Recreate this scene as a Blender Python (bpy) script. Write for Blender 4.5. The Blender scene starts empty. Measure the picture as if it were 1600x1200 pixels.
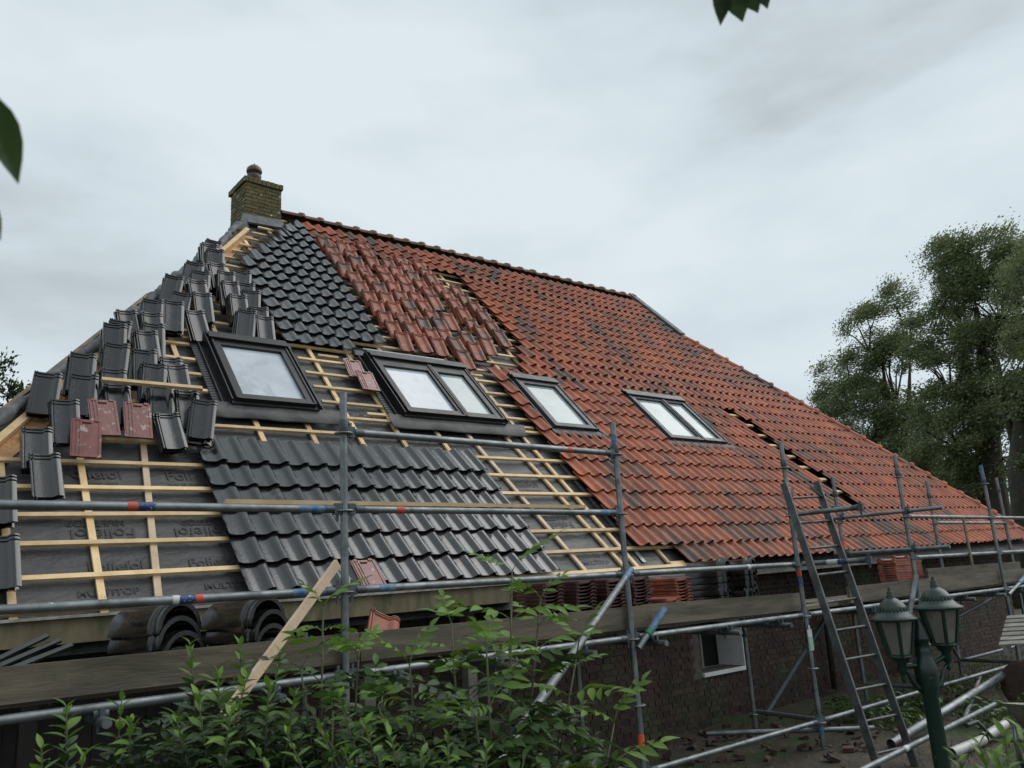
import bpy, math, random
from mathutils import Matrix, Vector, Euler
R = math.radians
random.seed(7)
scene = bpy.context.scene
col = scene.collection

# ------------------------------------------------------------------ camera
yaw, pitch, roll = R(40.36118), R(13.88652), R(-3.43733)
f = Vector((math.sin(yaw)*math.cos(pitch), math.cos(yaw)*math.cos(pitch), math.sin(pitch)))
r = Vector((math.cos(yaw), -math.sin(yaw), 0))
u = r.cross(f)
r2 = r*math.cos(roll) + u*math.sin(roll)
u2 = -r*math.sin(roll) + u*math.cos(roll)
camd = bpy.data.cameras.new('camera')
cam = bpy.data.objects.new('camera', camd); col.objects.link(cam)
cam.matrix_world = Matrix(((r2.x, u2.x, -f.x, 0), (r2.y, u2.y, -f.y, 0), (r2.z, u2.z, -f.z, 1.75), (0, 0, 0, 1)))
camd.sensor_width = 36; camd.lens = 36*1256.78/1600; camd.clip_end = 3000; camd.clip_start = .05
camd.dof.use_dof = True; camd.dof.focus_distance = 9; camd.dof.aperture_fstop = 6.6
scene.camera = cam

# ------------------------------------------------------------------ sky and sun (overcast)
SUN_EL, SUN_AZ = 46, 112
world = bpy.data.worlds.new('World'); scene.world = world; world.use_nodes = True
nt = world.node_tree; nt.nodes.clear()
def N(t, typ, **kw):
    n = t.nodes.new(typ)
    for k, v in kw.items():
        if k in n.inputs.keys() if isinstance(k, str) else False: n.inputs[k].default_value = v
        else: setattr(n, k, v)
    return n
out = N(nt, 'ShaderNodeOutputWorld'); bg = N(nt, 'ShaderNodeBackground'); bg.inputs['Strength'].default_value = .1
sky = N(nt, 'ShaderNodeTexSky'); sky.sky_type = 'NISHITA'; sky.sun_disc = False
sky.sun_elevation = R(SUN_EL); sky.sun_rotation = R(SUN_AZ)
tc = N(nt, 'ShaderNodeTexCoord'); mp = N(nt, 'ShaderNodeMapping'); mp.inputs['Scale'].default_value = (1, 1, 2.6)
mp.inputs['Rotation'].default_value = (0, R(14), R(25)); mp.inputs['Location'].default_value = (3.4, 1.9, .2)
n1 = N(nt, 'ShaderNodeTexNoise'); n1.inputs['Scale'].default_value = 1.7; n1.inputs['Detail'].default_value = 6; n1.inputs['Roughness'].default_value = .52
n1.inputs['Distortion'].default_value = .15
rp = N(nt, 'ShaderNodeValToRGB'); e = rp.color_ramp.elements
e[0].position = .34; e[0].color = (.47, .53, .56, 1)
e[1].position = .60; e[1].color = (.70, .785, .825, 1)
m = e.new(.46); m.color = (.605, .69, .735, 1)
mul = N(nt, 'ShaderNodeVectorMath'); mul.operation = 'SCALE'; mul.inputs['Scale'].default_value = 10
mx = N(nt, 'ShaderNodeMix'); mx.data_type = 'RGBA'; mx.inputs[0].default_value = .96
L = nt.links.new
L(tc.outputs['Generated'], mp.inputs[0]); L(mp.outputs[0], n1.inputs['Vector']); L(n1.outputs['Fac'], rp.inputs[0])
L(rp.outputs[0], mul.inputs[0]); L(sky.outputs[0], mx.inputs[6]); L(mul.outputs[0], mx.inputs[7]); L(mx.outputs[2], bg.inputs[0]); L(bg.outputs[0], out.inputs[0])
sund = bpy.data.lights.new('sun', 'SUN'); sund.energy = 1.5; sund.angle = R(58); sund.color = (1, .97, .93)
sun = bpy.data.objects.new('sun', sund); col.objects.link(sun)
# nishita: rotation measured from +Y clockwise seen from above
sd = Vector((math.sin(R(SUN_AZ))*math.cos(R(SUN_EL)), math.cos(R(SUN_AZ))*math.cos(R(SUN_EL)), math.sin(R(SUN_EL))))
sun.rotation_euler = sd.to_track_quat('Z', 'Y').to_euler(); sun.location = (0, 0, 30)
vs = scene.view_settings
vs.view_transform = 'Standard'; vs.look = 'None'; vs.exposure = .1; vs.gamma = 1; vs.use_curve_mapping = False

# ------------------------------------------------------------------ materials
def mat(name, c1, c2=None, scale=6., rough=(.5, .7), bump=0., bscale=None, metal=0., spec=.5, coat=0., c3=None, s3=(.55, .7), s3scale=2.,
        rand=0., rand_c=None, rand_t=.75, stretch=None, trans=0., detail=6, c4=None, s4=(.66, .72), s4scale=30.):
    m = bpy.data.materials.new(name); m.use_nodes = True
    t = m.node_tree; b = t.nodes['Principled BSDF']; L = t.links.new
    geo = N(t, 'ShaderNodeNewGeometry'); oi = N(t, 'ShaderNodeObjectInfo')
    vec = geo.outputs['Position']
    if stretch:
        mpn = N(t, 'ShaderNodeMapping'); mpn.vector_type = 'POINT'
        rot, sc = stretch
        mpn.inputs['Rotation'].default_value = rot; mpn.inputs['Scale'].default_value = sc
        L(vec, mpn.inputs[0]); vec = mpn.outputs[0]
    def noise(s, d=detail, dist=0.):
        n = N(t, 'ShaderNodeTexNoise'); n.inputs['Scale'].default_value = s; n.inputs['Detail'].default_value = d; n.inputs['Roughness'].default_value = .6
        n.inputs['Distortion'].default_value = dist; L(vec, n.inputs['Vector']); return n.outputs['Fac']
    def ramp(fac, lo, hi):
        q = N(t, 'ShaderNodeMapRange'); q.inputs[1].default_value = lo; q.inputs[2].default_value = hi; q.interpolation_type = 'SMOOTHSTEP'; L(fac, q.inputs[0]); return q.outputs[0]
    def mixc(fac, a, bcol):
        q = N(t, 'ShaderNodeMix'); q.data_type = 'RGBA'
        if hasattr(fac, 'links') or hasattr(fac, 'is_linked'): L(fac, q.inputs[0])
        else: q.inputs[0].default_value = fac
        for i, x in ((6, a), (7, bcol)):
            if isinstance(x, tuple): q.inputs[i].default_value = (*x, 1)
            else: L(x, q.inputs[i])
        return q.outputs[2]
    nz = noise(scale)
    c = mixc(ramp(nz, .34, .66), c1, c2 or c1)
    add = N(t, 'ShaderNodeMath'); add.operation = 'ADD'; L(geo.outputs['Random Per Island'], add.inputs[0]); L(oi.outputs['Random'], add.inputs[1])
    fr = N(t, 'ShaderNodeMath'); fr.operation = 'FRACT'; L(add.outputs[0], fr.inputs[0]); rnd = fr.outputs[0]
    if c3:
        n3 = noise(s3scale, 5, .5)
        if rand_c:
            a2 = N(t, 'ShaderNodeMath'); a2.operation = 'MULTIPLY_ADD'; a2.inputs[1].default_value = rand_c; L(rnd, a2.inputs[0]); L(n3, a2.inputs[2]); n3 = a2.outputs[0]
        c = mixc(ramp(n3, *s3), c, c3)
    if c4: c = mixc(ramp(noise(s4scale, 3), *s4), c, c4)
    if rand:
        mr = N(t, 'ShaderNodeMapRange'); mr.inputs[3].default_value = 1-rand; mr.inputs[4].default_value = 1+rand; L(rnd, mr.inputs[0])
        sc_ = N(t, 'ShaderNodeVectorMath'); sc_.operation = 'SCALE'; L(c, sc_.inputs[0]); L(mr.outputs[0], sc_.inputs['Scale']); c = sc_.outputs[0]
    L(c, b.inputs['Base Color'])
    mr = N(t, 'ShaderNodeMapRange'); mr.inputs[1].default_value = .35; mr.inputs[2].default_value = .65; mr.inputs[3].default_value = rough[0]; mr.inputs[4].default_value = rough[1]
    L(noise(scale*1.7), mr.inputs[0]); L(mr.outputs[0], b.inputs['Roughness'])
    b.inputs['Metallic'].default_value = metal; b.inputs['Specular IOR Level'].default_value = spec
    if coat: b.inputs['Coat Weight'].default_value = coat; b.inputs['Coat Roughness'].default_value = .14
    if trans:
        b.inputs['Subsurface Weight'].default_value = 0
        tr = N(t, 'ShaderNodeBsdfTranslucent'); L(c, tr.inputs[0]); ms = N(t, 'ShaderNodeMixShader'); ms.inputs[0].default_value = trans
        L(b.outputs[0], ms.inputs[1]); L(tr.outputs[0], ms.inputs[2]); L(ms.outputs[0], t.nodes['Material Output'].inputs[0])
    if bump:
        bp = N(t, 'ShaderNodeBump'); bp.inputs['Strength'].default_value = 1; bp.inputs['Distance'].default_value = bump
        L(noise(bscale or scale*3, 5), bp.inputs['Height']); L(bp.outputs[0], b.inputs['Normal'])
    return m
WD = {}
WD['black'] = mat('glazed_black_clay', (.0065, .007, .008), (.012, .0125, .014), 9, (.08, .24), .0012, 45, spec=.6, coat=.6, c3=(.05, .05, .036), s3=(1.25, 1.45), s3scale=14, rand_c=.75, rand=.3, c4=(.05, .05, .05), s4=(.69, .72), s4scale=80)
WD['red'] = mat('red_clay', (.43, .112, .047), (.27, .070, .035), 5, (.42, .62), .0020, 60, spec=.32, c3=(.062, .042, .032), s3=(.545, .88), s3scale=1.0, rand_c=.27, rand=.26, c4=(.30, .20, .10), s4=(.67, .74), s4scale=20, stretch=((0, 0, 0), (1.6, .65, .65)))
WD['redloose'] = mat('red_clay_loose', (.35, .090, .044), (.22, .060, .035), 9, (.4, .6), .0014, 60, spec=.45, c3=(.07, .052, .042), s3=(.66, .92), s3scale=3, rand_c=.36, rand=.22, c4=(.36, .24, .08), s4=(.76, .78), s4scale=9)
WD['redwet'] = mat('red_glazed_underside', (.20, .05, .036), (.14, .036, .028), 12, (.16, .3), .001, 60, spec=.6, c4=(.36, .26, .25), s4=(.6, .66), s4scale=16)
WD['brown'] = mat('dark_brown_clay', (.075, .030, .024), (.05, .022, .018), 10, (.35, .5), .001, 60, rand=.3)
WD['ridgeblack'] = mat('black_ridge_clay', (.006, .006, .006), (.012, .012, .0115), 9, (.12, .28), .001, 50, spec=.6, c4=(.10, .105, .05), s4=(.67, .70), s4scale=55)
WD['ridgered'] = mat('mossy_ridge_clay', (.24, .085, .055), (.13, .085, .05), 8, (.55, .75), .004, 30, c3=(.11, .10, .05), s3=(.5, .68), s3scale=5, rand=.2)
WD['wood'] = mat('fresh_pine', (.66, .48, .265), (.55, .375, .19), 8, (.55, .7), .0008, 60, rand=.24, c4=(.27, .14, .06), s4=(.69, .73), s4scale=18)
WD['woodpale'] = mat('pale_pine', (.60, .46, .32), (.50, .36, .24), 10, (.55, .7), .0008, 60, rand=.12, c4=(.25, .15, .08), s4=(.72, .75), s4scale=22)
WD['osb'] = mat('chipboard', (.50, .27, .11), (.36, .18, .07), 30, (.55, .7), .001, 60)
WD['foil'] = mat('grey_roof_foil', (.036, .036, .037), (.062, .061, .061), 1.6, (.32, .5), .016, 6, spec=.45, stretch=((0, 0, 0), (1, 2.5, 2.5)))
WD['foilprint'] = mat('foil_print', (.020, .020, .020), (.034, .034, .034), 25, (.5, .65))
WD['tape'] = mat('silver_tape', (.20, .21, .22), (.30, .31, .32), 20, (.2, .4), .002, 20, metal=.4)
WD['lead'] = mat('weathered_lead', (.075, .08, .087), (.135, .143, .152), 6, (.5, .7), .012, 9, spec=.4)
WD['leadwave'] = mat('dark_lead', (.055, .06, .065), (.085, .09, .095), 8, (.4, .6), .006, 20, spec=.4)
WD['frame'] = mat('anthracite_aluminium', (.014, .015, .016), (.020, .021, .022), 5, (.28, .4), metal=.2, spec=.5)
WD['frameold'] = mat('grey_aluminium', (.045, .048, .052), (.06, .064, .068), 5, (.35, .5), metal=.2)
WD['flash'] = mat('grey_flashing', (.022, .023, .024), (.034, .035, .036), 6, (.36, .5), .004, 12, spec=.5)
WD['pane'] = mat('sky_mottled_glass', (.46, .49, .54), (.53, .565, .61), 2.2, (.05, .09), spec=.6, c3=(.40, .43, .47), s3=(.5, .66), s3scale=3.2, detail=3)  # mottled second tone paints variation of the sky reflection into the pane
WD['paneg'] = mat('greenish_sky_mottled_glass', (.35, .40, .41), (.42, .47, .475), 2.2, (.05, .09), spec=.5, c3=(.30, .345, .355), s3=(.5, .68), s3scale=2.4, detail=3)  # greener pane, sky reflection likewise painted in as mottling
WD['moss_brick'] = mat('mossy_brick', (.15, .11, .045), (.10, .075, .032), 14, (.75, .9), .012, 34, c3=(.085, .095, .028), s3=(.45, .62), s3scale=5, c4=(.42, .43, .40), s4=(.63, .68), s4scale=9, rand=.15)
WD['brick'] = mat('dark_brick', (.058, .029, .021), (.034, .019, .0155), 9, (.7, .9), .003, 60, rand=.35, c3=(.045, .05, .022), s3=(.5, .68), s3scale=1.6)
WD['mortar'] = mat('old_mortar', (.13, .11, .09), (.065, .056, .046), 14, (.8, .95), .004, 60)
WD['pot'] = mat('brown_glazed_pot', (.075, .045, .036), (.10, .062, .05), 8, (.3, .5))
WD['zinc'] = mat('galvanised_steel', (.235, .255, .262), (.145, .16, .165), 7, (.34, .55), .0006, 60, metal=.75, c3=(.10, .105, .10), s3=(.56, .74), s3scale=5, c4=(.42, .42, .40), s4=(.70, .73), s4scale=26)
WD['bluezinc'] = mat('blue_sprayed_steel', (.025, .13, .30), (.16, .20, .23), 22, (.45, .6), metal=.2)
WD['greenzinc'] = mat('green_sprayed_steel', (.02, .16, .07), (.05, .2, .1), 22, (.45, .6), metal=.2)
WD['redtape'] = mat('red_tape', (.55, .07, .04), (.42, .06, .04), 20, (.4, .6))
WD['orangetape'] = mat('orange_tape', (.75, .11, .04), (.65, .09, .03), 20, (.4, .6))
WD['bluetag'] = mat('blue_sticker', (.015, .035, .12), (.02, .05, .16), 30, (.3, .4), c4=(.5, .52, .55), s4=(.62, .64), s4scale=90)
WD['whitetag'] = mat('white_sticker', (.55, .57, .57), (.45, .47, .47), 30, (.3, .5))
WD['greentag'] = mat('green_sticker', (.18, .42, .27), (.25, .5, .33), 30, (.3, .5))
WD['cast_and_shaded'] = mat('dark_cast_and_shaded_steel', (.07, .085, .10), (.10, .115, .125), 14, (.45, .6), metal=.6)  # cast fittings; on braces the dark colour stands in for shade
WD['alu'] = mat('dull_aluminium', (.12, .122, .12), (.07, .07, .069), 9, (.4, .6), .0005, 50, metal=.7)
WD['plank'] = mat('wet_scaffold_plank', (.155, .128, .086), (.085, .071, .050), 5, (.5, .7), .003, 30, c3=(.05, .05, .028), s3=(.5, .7), s3scale=2.4, stretch=((0, 0, 0), (.35, 1, 3)), rand=.3)
WD['fascia'] = mat('mossy_fascia_board', (.20, .165, .10), (.12, .10, .055), 7, (.6, .8), .003, 30, c3=(.07, .075, .03), s3=(.5, .66), s3scale=5, stretch=((0, 0, 0), (1, 1, .35)))
WD['fasciatop'] = mat('flaking_white_edge', (.36, .35, .31), (.2, .19, .15), 12, (.6, .8), .003, 40)
WD['darkwood'] = mat('dark_boards', (.018, .016, .014), (.03, .026, .022), 6, (.6, .8), .003, 30, stretch=((0, 0, 0), (1, 1, .2)))  # near-black brown with upright grain
WD['white'] = mat('white_render', (.80, .80, .78), (.70, .70, .68), 5, (.6, .8))
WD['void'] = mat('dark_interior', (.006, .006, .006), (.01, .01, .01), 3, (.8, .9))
WD['green'] = mat('green_cast_iron', (.0035, .019, .013), (.006, .027, .019), 8, (.28, .45), .0012, 40, spec=.5, c4=(.10, .11, .08), s4=(.66, .72), s4scale=24)
WD['lampglass'] = mat('frosted_lamp_panel', (.32, .305, .27), (.22, .21, .185), 6, (.06, .14), spec=.6, trans=.35)
WD['soil'] = mat('muddy_ground', (.042, .033, .023), (.07, .056, .04), 3.5, (.65, .9), .03, 14, c3=(.035, .055, .014), s3=(.47, .62), s3scale=.9)
WD['rubble'] = mat('broken_brick', (.085, .042, .033), (.06, .045, .038), 12, (.7, .9), .006, 30, rand=.5)
WD['bark'] = mat('tree_bark', (.060, .055, .038), (.035, .032, .022), 5, (.8, .95), .02, 12)
WD['stem'] = mat('green_stem', (.06, .07, .025), (.045, .04, .02), 10, (.5, .7))
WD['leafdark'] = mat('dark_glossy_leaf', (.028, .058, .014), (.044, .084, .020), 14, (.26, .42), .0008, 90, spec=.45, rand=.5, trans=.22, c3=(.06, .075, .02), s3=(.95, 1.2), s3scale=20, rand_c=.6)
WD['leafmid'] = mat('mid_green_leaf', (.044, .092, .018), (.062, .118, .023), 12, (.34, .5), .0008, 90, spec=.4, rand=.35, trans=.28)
WD['leafyoung'] = mat('young_bright_leaf', (.11, .20, .028), (.14, .245, .036), 10, (.4, .5), .0008, 90, spec=.4, rand=.25, trans=.32)
WD['poplar'] = mat('poplar_leaf', (.135, .175, .07), (.19, .225, .105), .6, (.5, .65), rand=.45, spec=.35, trans=.32)
WD['bushfar'] = mat('far_leaf', (.035, .058, .018), (.05, .075, .022), .8, (.5, .65), rand=.4, spec=.3, trans=.15)
WD['pvc'] = mat('white_pvc', (.50, .50, .48), (.36, .36, .34), 8, (.3, .45))
WD['rust'] = mat('rusty_drum', (.06, .034, .022), (.035, .022, .016), 9, (.7, .9), .004, 40)
WD['mixcloth'] = mat('cement_stained_tub', (.34, .31, .25), (.22, .20, .16), 9, (.6, .8), .006, 30, c4=(.10, .085, .07), s4=(.62, .68), s4scale=12)
WD['greycrate'] = mat('weathered_grey_wood', (.27, .255, .225), (.18, .17, .15), 10, (.7, .85), .003, 40, rand=.2)
WD['hipwood'] = mat('weathered_timber', (.24, .17, .10), (.15, .11, .07), 8, (.6, .8), .002, 40)
WD['rubber'] = mat('black_rubber', (.012, .012, .012), None, 6, (.5, .6))

# ------------------------------------------------------------------ mesh helpers
class MB:
    def __init__(s): s.v = []; s.f = []; s.sm = []
    def add(s, vs, fs, smooth=False):
        o = len(s.v); s.v += [tuple(x) for x in vs]; s.f += [tuple(i+o for i in q) for q in fs]; s.sm += [smooth]*len(fs)
    def box(s, lo, hi, M=None):
        vs = [Vector((x, y, z)) for x in (lo[0], hi[0]) for y in (lo[1], hi[1]) for z in (lo[2], hi[2])]
        if M: vs = [M @ q for q in vs]
        s.add(vs, [(0, 1, 3, 2), (4, 6, 7, 5), (0, 4, 5, 1), (2, 3, 7, 6), (0, 2, 6, 4), (1, 5, 7, 3)])
    def bar(s, p0, p1, w, h, up=(0, 0, 1), bev=0):
        p0 = Vector(p0); p1 = Vector(p1); x = (p1-p0); l = x.length; x.normalize(); y = Vector(up).cross(x).normalized(); z = x.cross(y)
        M = Matrix(((x.x, y.x, z.x, p0.x), (x.y, y.y, z.y, p0.y), (x.z, y.z, z.z, p0.z), (0, 0, 0, 1)))
        s.box((0, -w/2, -h/2), (l, w/2, h/2), M)
    def tube(s, p0, p1, r0, r1=None, n=12, caps=True):
        r1 = r0 if r1 is None else r1
        p0 = Vector(p0); p1 = Vector(p1); d = (p1-p0).normalized()
        a = d.orthogonal().normalized(); b = d.cross(a)
        vs = []
        for p, rr in ((p0, r0), (p1, r1)):
            for i in range(n):
                t = 2*math.pi*i/n; vs.append(p + a*math.cos(t)*rr + b*math.sin(t)*rr)
        s.add(vs, [(i, (i+1) % n, n+(i+1) % n, n+i) for i in range(n)], True)
        if caps: s.add(vs[:n], [tuple(range(n))[::-1]]); s.add(vs[n:], [tuple(range(n))])
    def path(s, pts, rads, n=8):
        pts = [Vector(p) for p in pts]; vs = []
        for i, p in enumerate(pts):
            d = (pts[min(i+1, len(pts)-1)] - pts[max(i-1, 0)]).normalized(); a = d.cross(Vector((.31, .17, .93))).normalized(); b = d.cross(a)
            for k in range(n):
                t = 2*math.pi*k/n; vs.append(p + (a*math.cos(t)+b*math.sin(t))*rads[i])
        fs = [(i*n+k, i*n+(k+1) % n, (i+1)*n+(k+1) % n, (i+1)*n+k) for i in range(len(pts)-1) for k in range(n)]
        fs += [tuple(range(n))[::-1], tuple(range((len(pts)-1)*n, len(pts)*n))]
        s.add(vs, fs, True)
    def lathe(s, c, prof, n=20, M=None, ph=0, smooth=True):
        c = Vector(c); vs = []
        for rr, z in prof:
            for k in range(n):
                t = 2*math.pi*k/n+ph; q = Vector((rr*math.cos(t), rr*math.sin(t), z)); vs.append(c + (M @ q if M else q))
        fs = [(i*n+k, i*n+(k+1) % n, (i+1)*n+(k+1) % n, (i+1)*n+k) for i in range(len(prof)-1) for k in range(n)]
        s.add(vs, fs, smooth)
        s.add(vs[:n], [tuple(range(n))[::-1]]); s.add(vs[-n:], [tuple(range(n))])
    def mesh(s, name, m):
        me = bpy.data.meshes.new(name); me.from_pydata(s.v, [], s.f)
        me.polygons.foreach_set('use_smooth', s.sm); me.materials.append(WD[m] if isinstance(m, str) else m); me.update(); return me
WM = {}
I4 = Matrix.Identity(4)
def put(name, data, parent=None, M=None):
    o = bpy.data.objects.new(name, data); col.objects.link(o); M = M if M is not None else I4
    if parent is not None:
        o.parent = parent; o.matrix_basis = WM[parent.name].inverted() @ M
    else: o.matrix_basis = M
    WM[o.name] = M.copy(); return o
def tag(o, label, cat, group=None):
    o['label'] = label; o['category'] = cat
    if group: o['group'] = group
    return o
def thing(name, label, cat, loc=(0, 0, 0), group=None):
    return tag(put(name, None, None, Matrix.Translation(loc)), label, cat, group)
def T(*a): return Matrix.Translation(a)
def part(name, mb, m, parent): return put(name, mb.mesh(name, m), parent)
def structure(o): o['kind'] = 'structure'; return o
def stuff(o): o['kind'] = 'stuff'; return o

# ------------------------------------------------------------------ ground
gm = MB(); nx, ny = 70, 60
gx = [-60+120*(i/nx) for i in range(nx+1)]
def gh(x, y): return .05*math.sin(x*1.3+y*.7)*math.sin(y*1.1-x*.4) + .02*math.sin(x*4.1)*math.sin(y*3.7)
vs = []; xs = sorted(set([-900, -300, -90, -40] + [-16+.4*i for i in range(100)] + [40, 90, 300, 900])); ys = sorted(set([-900, -300, -60, -20] + [-8+.4*i for i in range(60)] + [25, 60, 300, 900]))
for y in ys:
    for x in xs: vs.append((x, y, gh(x, y)-.02 if -16 < x < 24 and -8 < y < 15.6 else -.02))
fs = [(j*len(xs)+i, j*len(xs)+i+1, (j+1)*len(xs)+i+1, (j+1)*len(xs)+i) for j in range(len(ys)-1) for i in range(len(xs)-1)]
gm.add(vs, fs, True)
structure(put('ground', gm.mesh('ground', 'soil')))

# ------------------------------------------------------------------ roof frame: u along eave, v up the slope, w out of the roof
A = Vector((.99990927, -.00246539, .01324325)); B = Vector((-.00804541, .67921146, .73389853)); Nn = Vector((-.01080431, -.73393849, .67913))
O = Vector((2.4011597, 6.1, 1.79034598))
RM = Matrix(((A.x, B.x, Nn.x, O.x), (A.y, B.y, Nn.y, O.y), (A.z, B.z, Nn.z, O.z), (0, 0, 0, 1)))
def rw(u, v, w=0): return O + A*u + B*v + Nn*w
VB = [-.02, .28, .60, .91, 1.22, 1.54, 1.86, 2.16, 2.46, 2.75, 3.05, 3.34, 3.64, 3.94, 4.22, 4.50, 4.78, 5.07, 5.35, 5.63, 5.90, 6.17, 6.45, 6.72, 7.0, 7.27, 7.54, 7.80, 8.06, 8.30]
RIDGE = 8.28
def hipL(v): return -1.46 + .623*(v-1.96)
def hipR(v):
    if v > 6.7: return 11.42
    return 11.50 + (6.7-v)*.735
house = thing('farmhouse', 'long brick farmhouse with steep half-retiled roof, red and black tiles, four roof windows', 'house', (8.4, 9.0, 0))

# solid body of the roof (front, back and ends)
def mir(p):  # mirrored over the vertical plane through the ridge line
    rY = rw(5, RIDGE).y; return Vector((p.x, 2*rY-p.y, p.z))
fr = [rw(hipL(-.2), -.2, -.075), rw(16.57, -.2, -.075), rw(11.5, 6.7, -.075), rw(11.42, RIDGE, -.075), rw(2.48, RIDGE, -.075)]
bk = [mir(p) for p in fr]
mb = MB(); v = fr+bk
mb.add(v, [(0, 1, 2, 3, 4), (5, 9, 8, 7, 6), (0, 4, 9, 5), (1, 6, 7, 2), (2, 7, 8, 3), (3, 8, 9, 4), (0, 5, 6, 1)])
roof = part('roof', mb, 'darkwood', house)

# underlay foil with gentle sag between battens, and its print
ul = MB(); nu, nv = 60, 70
def hu(v): return hipL(v)+.02
vs = []
for j in range(nv+1):
    vv = -.30 + 8.45*j/nv
    for i in range(nu+1):
        a0 = hu(vv); uu = a0 + (6.3-a0)*i/nu
        ww = -.058 - .005*abs(math.sin(uu*5.6)) + .003*math.sin(vv*19+uu*2) + random.uniform(-.0012, .0012)
        if vv < -.05: ww -= (-.05-vv)*.25
        vs.append(rw(uu, vv, ww))
ul.add(vs, [(j*(nu+1)+i, j*(nu+1)+i+1, (j+1)*(nu+1)+i+1, (j+1)*(nu+1)+i) for j in range(nv) for i in range(nu)], True)
under = part('underlay', ul, 'foil', house)
# strip of foil bared at the slot in the red field
mb = MB()
sl = [rw(9.3, 3.95, -.05), rw(10.1, 3.95, -.05), rw(11.0, .7, -.05), rw(10.1, .7, -.05)]
mb.add(sl, [(0, 3, 2, 1)]); part('underlay_strip', mb, 'foil', house)
def letter(txt, uu, vv, size, flip=False):
    c = bpy.data.curves.new('lettering', 'FONT'); c.body = txt; c.size = size; c.align_x = 'CENTER'; c.align_y = 'CENTER'; c.offset = .0015; c.resolution_u = 3
    tmp = bpy.data.objects.new('tmp', c); col.objects.link(tmp)
    dg = bpy.context.evaluated_depsgraph_get(); me = bpy.data.meshes.new_from_object(tmp.evaluated_get(dg)); bpy.data.objects.remove(tmp)
    me.materials.clear(); me.materials.append(WD['foilprint'])
    M = RM @ T(uu, vv, -.0525) @ Matrix.Rotation(math.pi if flip else 0, 4, 'Z')
    put('lettering', me, under, M)
for uu in (-.86, -.06):
    letter('Foliefol', uu+.02, 1.44, .155); letter('MULTITOP', uu+.0, 1.31, .085)
letter('MULTITOP', -.88, .86, .085, True); letter('Foliefol', -.84, .75, .155, True); letter('Foliefol', -.10, .75, .155, True); letter('MULTITOP', -.05, .86, .085, True)
letter('MULTITOP', -.88, .15, .085); letter('MULTITOP', -.02, .15, .085); letter('Foliefol', -.80, .40, .13); letter('Foliefol', -.10, .40, .13)
letter('Foliefol', 3.72, 1.44, .155); letter('MULTITOP', 3.75, 1.31, .085); letter('MULTITOP', 3.95, .15, .085); letter('Foliefol', 3.80, .75, .155, True); letter('MULTITOP', 3.80, .86, .085, True)
letter('MULTITOP', 1.55, 2.02, .085); letter('MULTITOP', 2.9, 2.02, .085); letter('Foliefol', 2.12, 2.58, .15, False); letter('Foliefol', 2.1, 2.9, .13, True)

# windows on the roof: (u0,v0,u1,v1) of the sash, panes, height, style
WIN = [dict(s=(.56, 2.49, 1.43, 3.66), p=[(.65, 2.58, 1.34, 3.53)], new=True),
       dict(s=(2.585, 2.52, 4.03, 3.73), p=[(2.675, 2.62, 3.355, 3.53), (3.495, 2.62, 3.92, 3.53)], new=True),
       dict(s=(4.89, 2.51, 5.73, 3.68), p=[(5.0, 2.60, 5.62, 3.56)], new=False),
       dict(s=(7.24, 2.46, 8.68, 3.63), p=[(7.36, 2.54, 8.02, 3.53), (8.15, 2.54, 8.57, 3.53)], new=False)]
def in_win(u, v, mg=0.):
    for w in WIN:
        a, b, c, d = w['s']
        if a-mg < u < c+mg and b-mg < v < d+mg: return True
    return False

# battens and counter battens
def rbar(u0, v0, u1, v1, w0, w1, wd):
    m_ = MB(); m_.bar(rw(u0, v0, (w0+w1)/2), rw(u1, v1, (w0+w1)/2), wd, w1-w0, Nn); return m_
CB = [(-1.47, -1.47), (-.94, -.9), (-.58, -.34), (.18, .2), (.75, .75), (1.31, 1.31), (1.87, 1.86), (2.43, 2.40), (2.98, 2.96), (3.66, 3.42), (4.27, 4.02), (4.47, 4.32), (5.03, 4.95), (5.6, 5.5)]
for i, (ua, ub) in enumerate(CB):
    # cut where a window stands, stop at the hip
    segs = [(-.06, 8.1)]
    um = (ua+ub)/2
    vtop = min(8.1, (um+1.46)/.623+1.96-.35)
    for w in WIN:
        a, b, c, d = w['s']
        if a-.12 < um < c+.12: segs = [(-.06, b-.02), (d+.06, 8.1)]
    for s0, s1 in segs:
        s1 = min(s1, vtop)
        if s1 - s0 < .1: continue
        sl_ = (ub-ua)/2.3
        ua_ = lambda vv: ua + sl_*min(vv, 2.3)
        k = s0
        part('counter_batten', rbar(ua_(s0), s0, ua_(min(s1, 2.3)), min(s1, 2.3), -.051, -.026, .05), ('woodpale' if i in (2, 9, 3) else 'wood'), roof) if s0 < 2.2 else None
        if s1 > 2.3: part('counter_batten', rbar(ua_(2.3), max(s0, 2.3), ua_(2.3), s1, -.052, -.026, .05), ('woodpale' if i in (9, 11) else 'wood'), roof)
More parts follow.
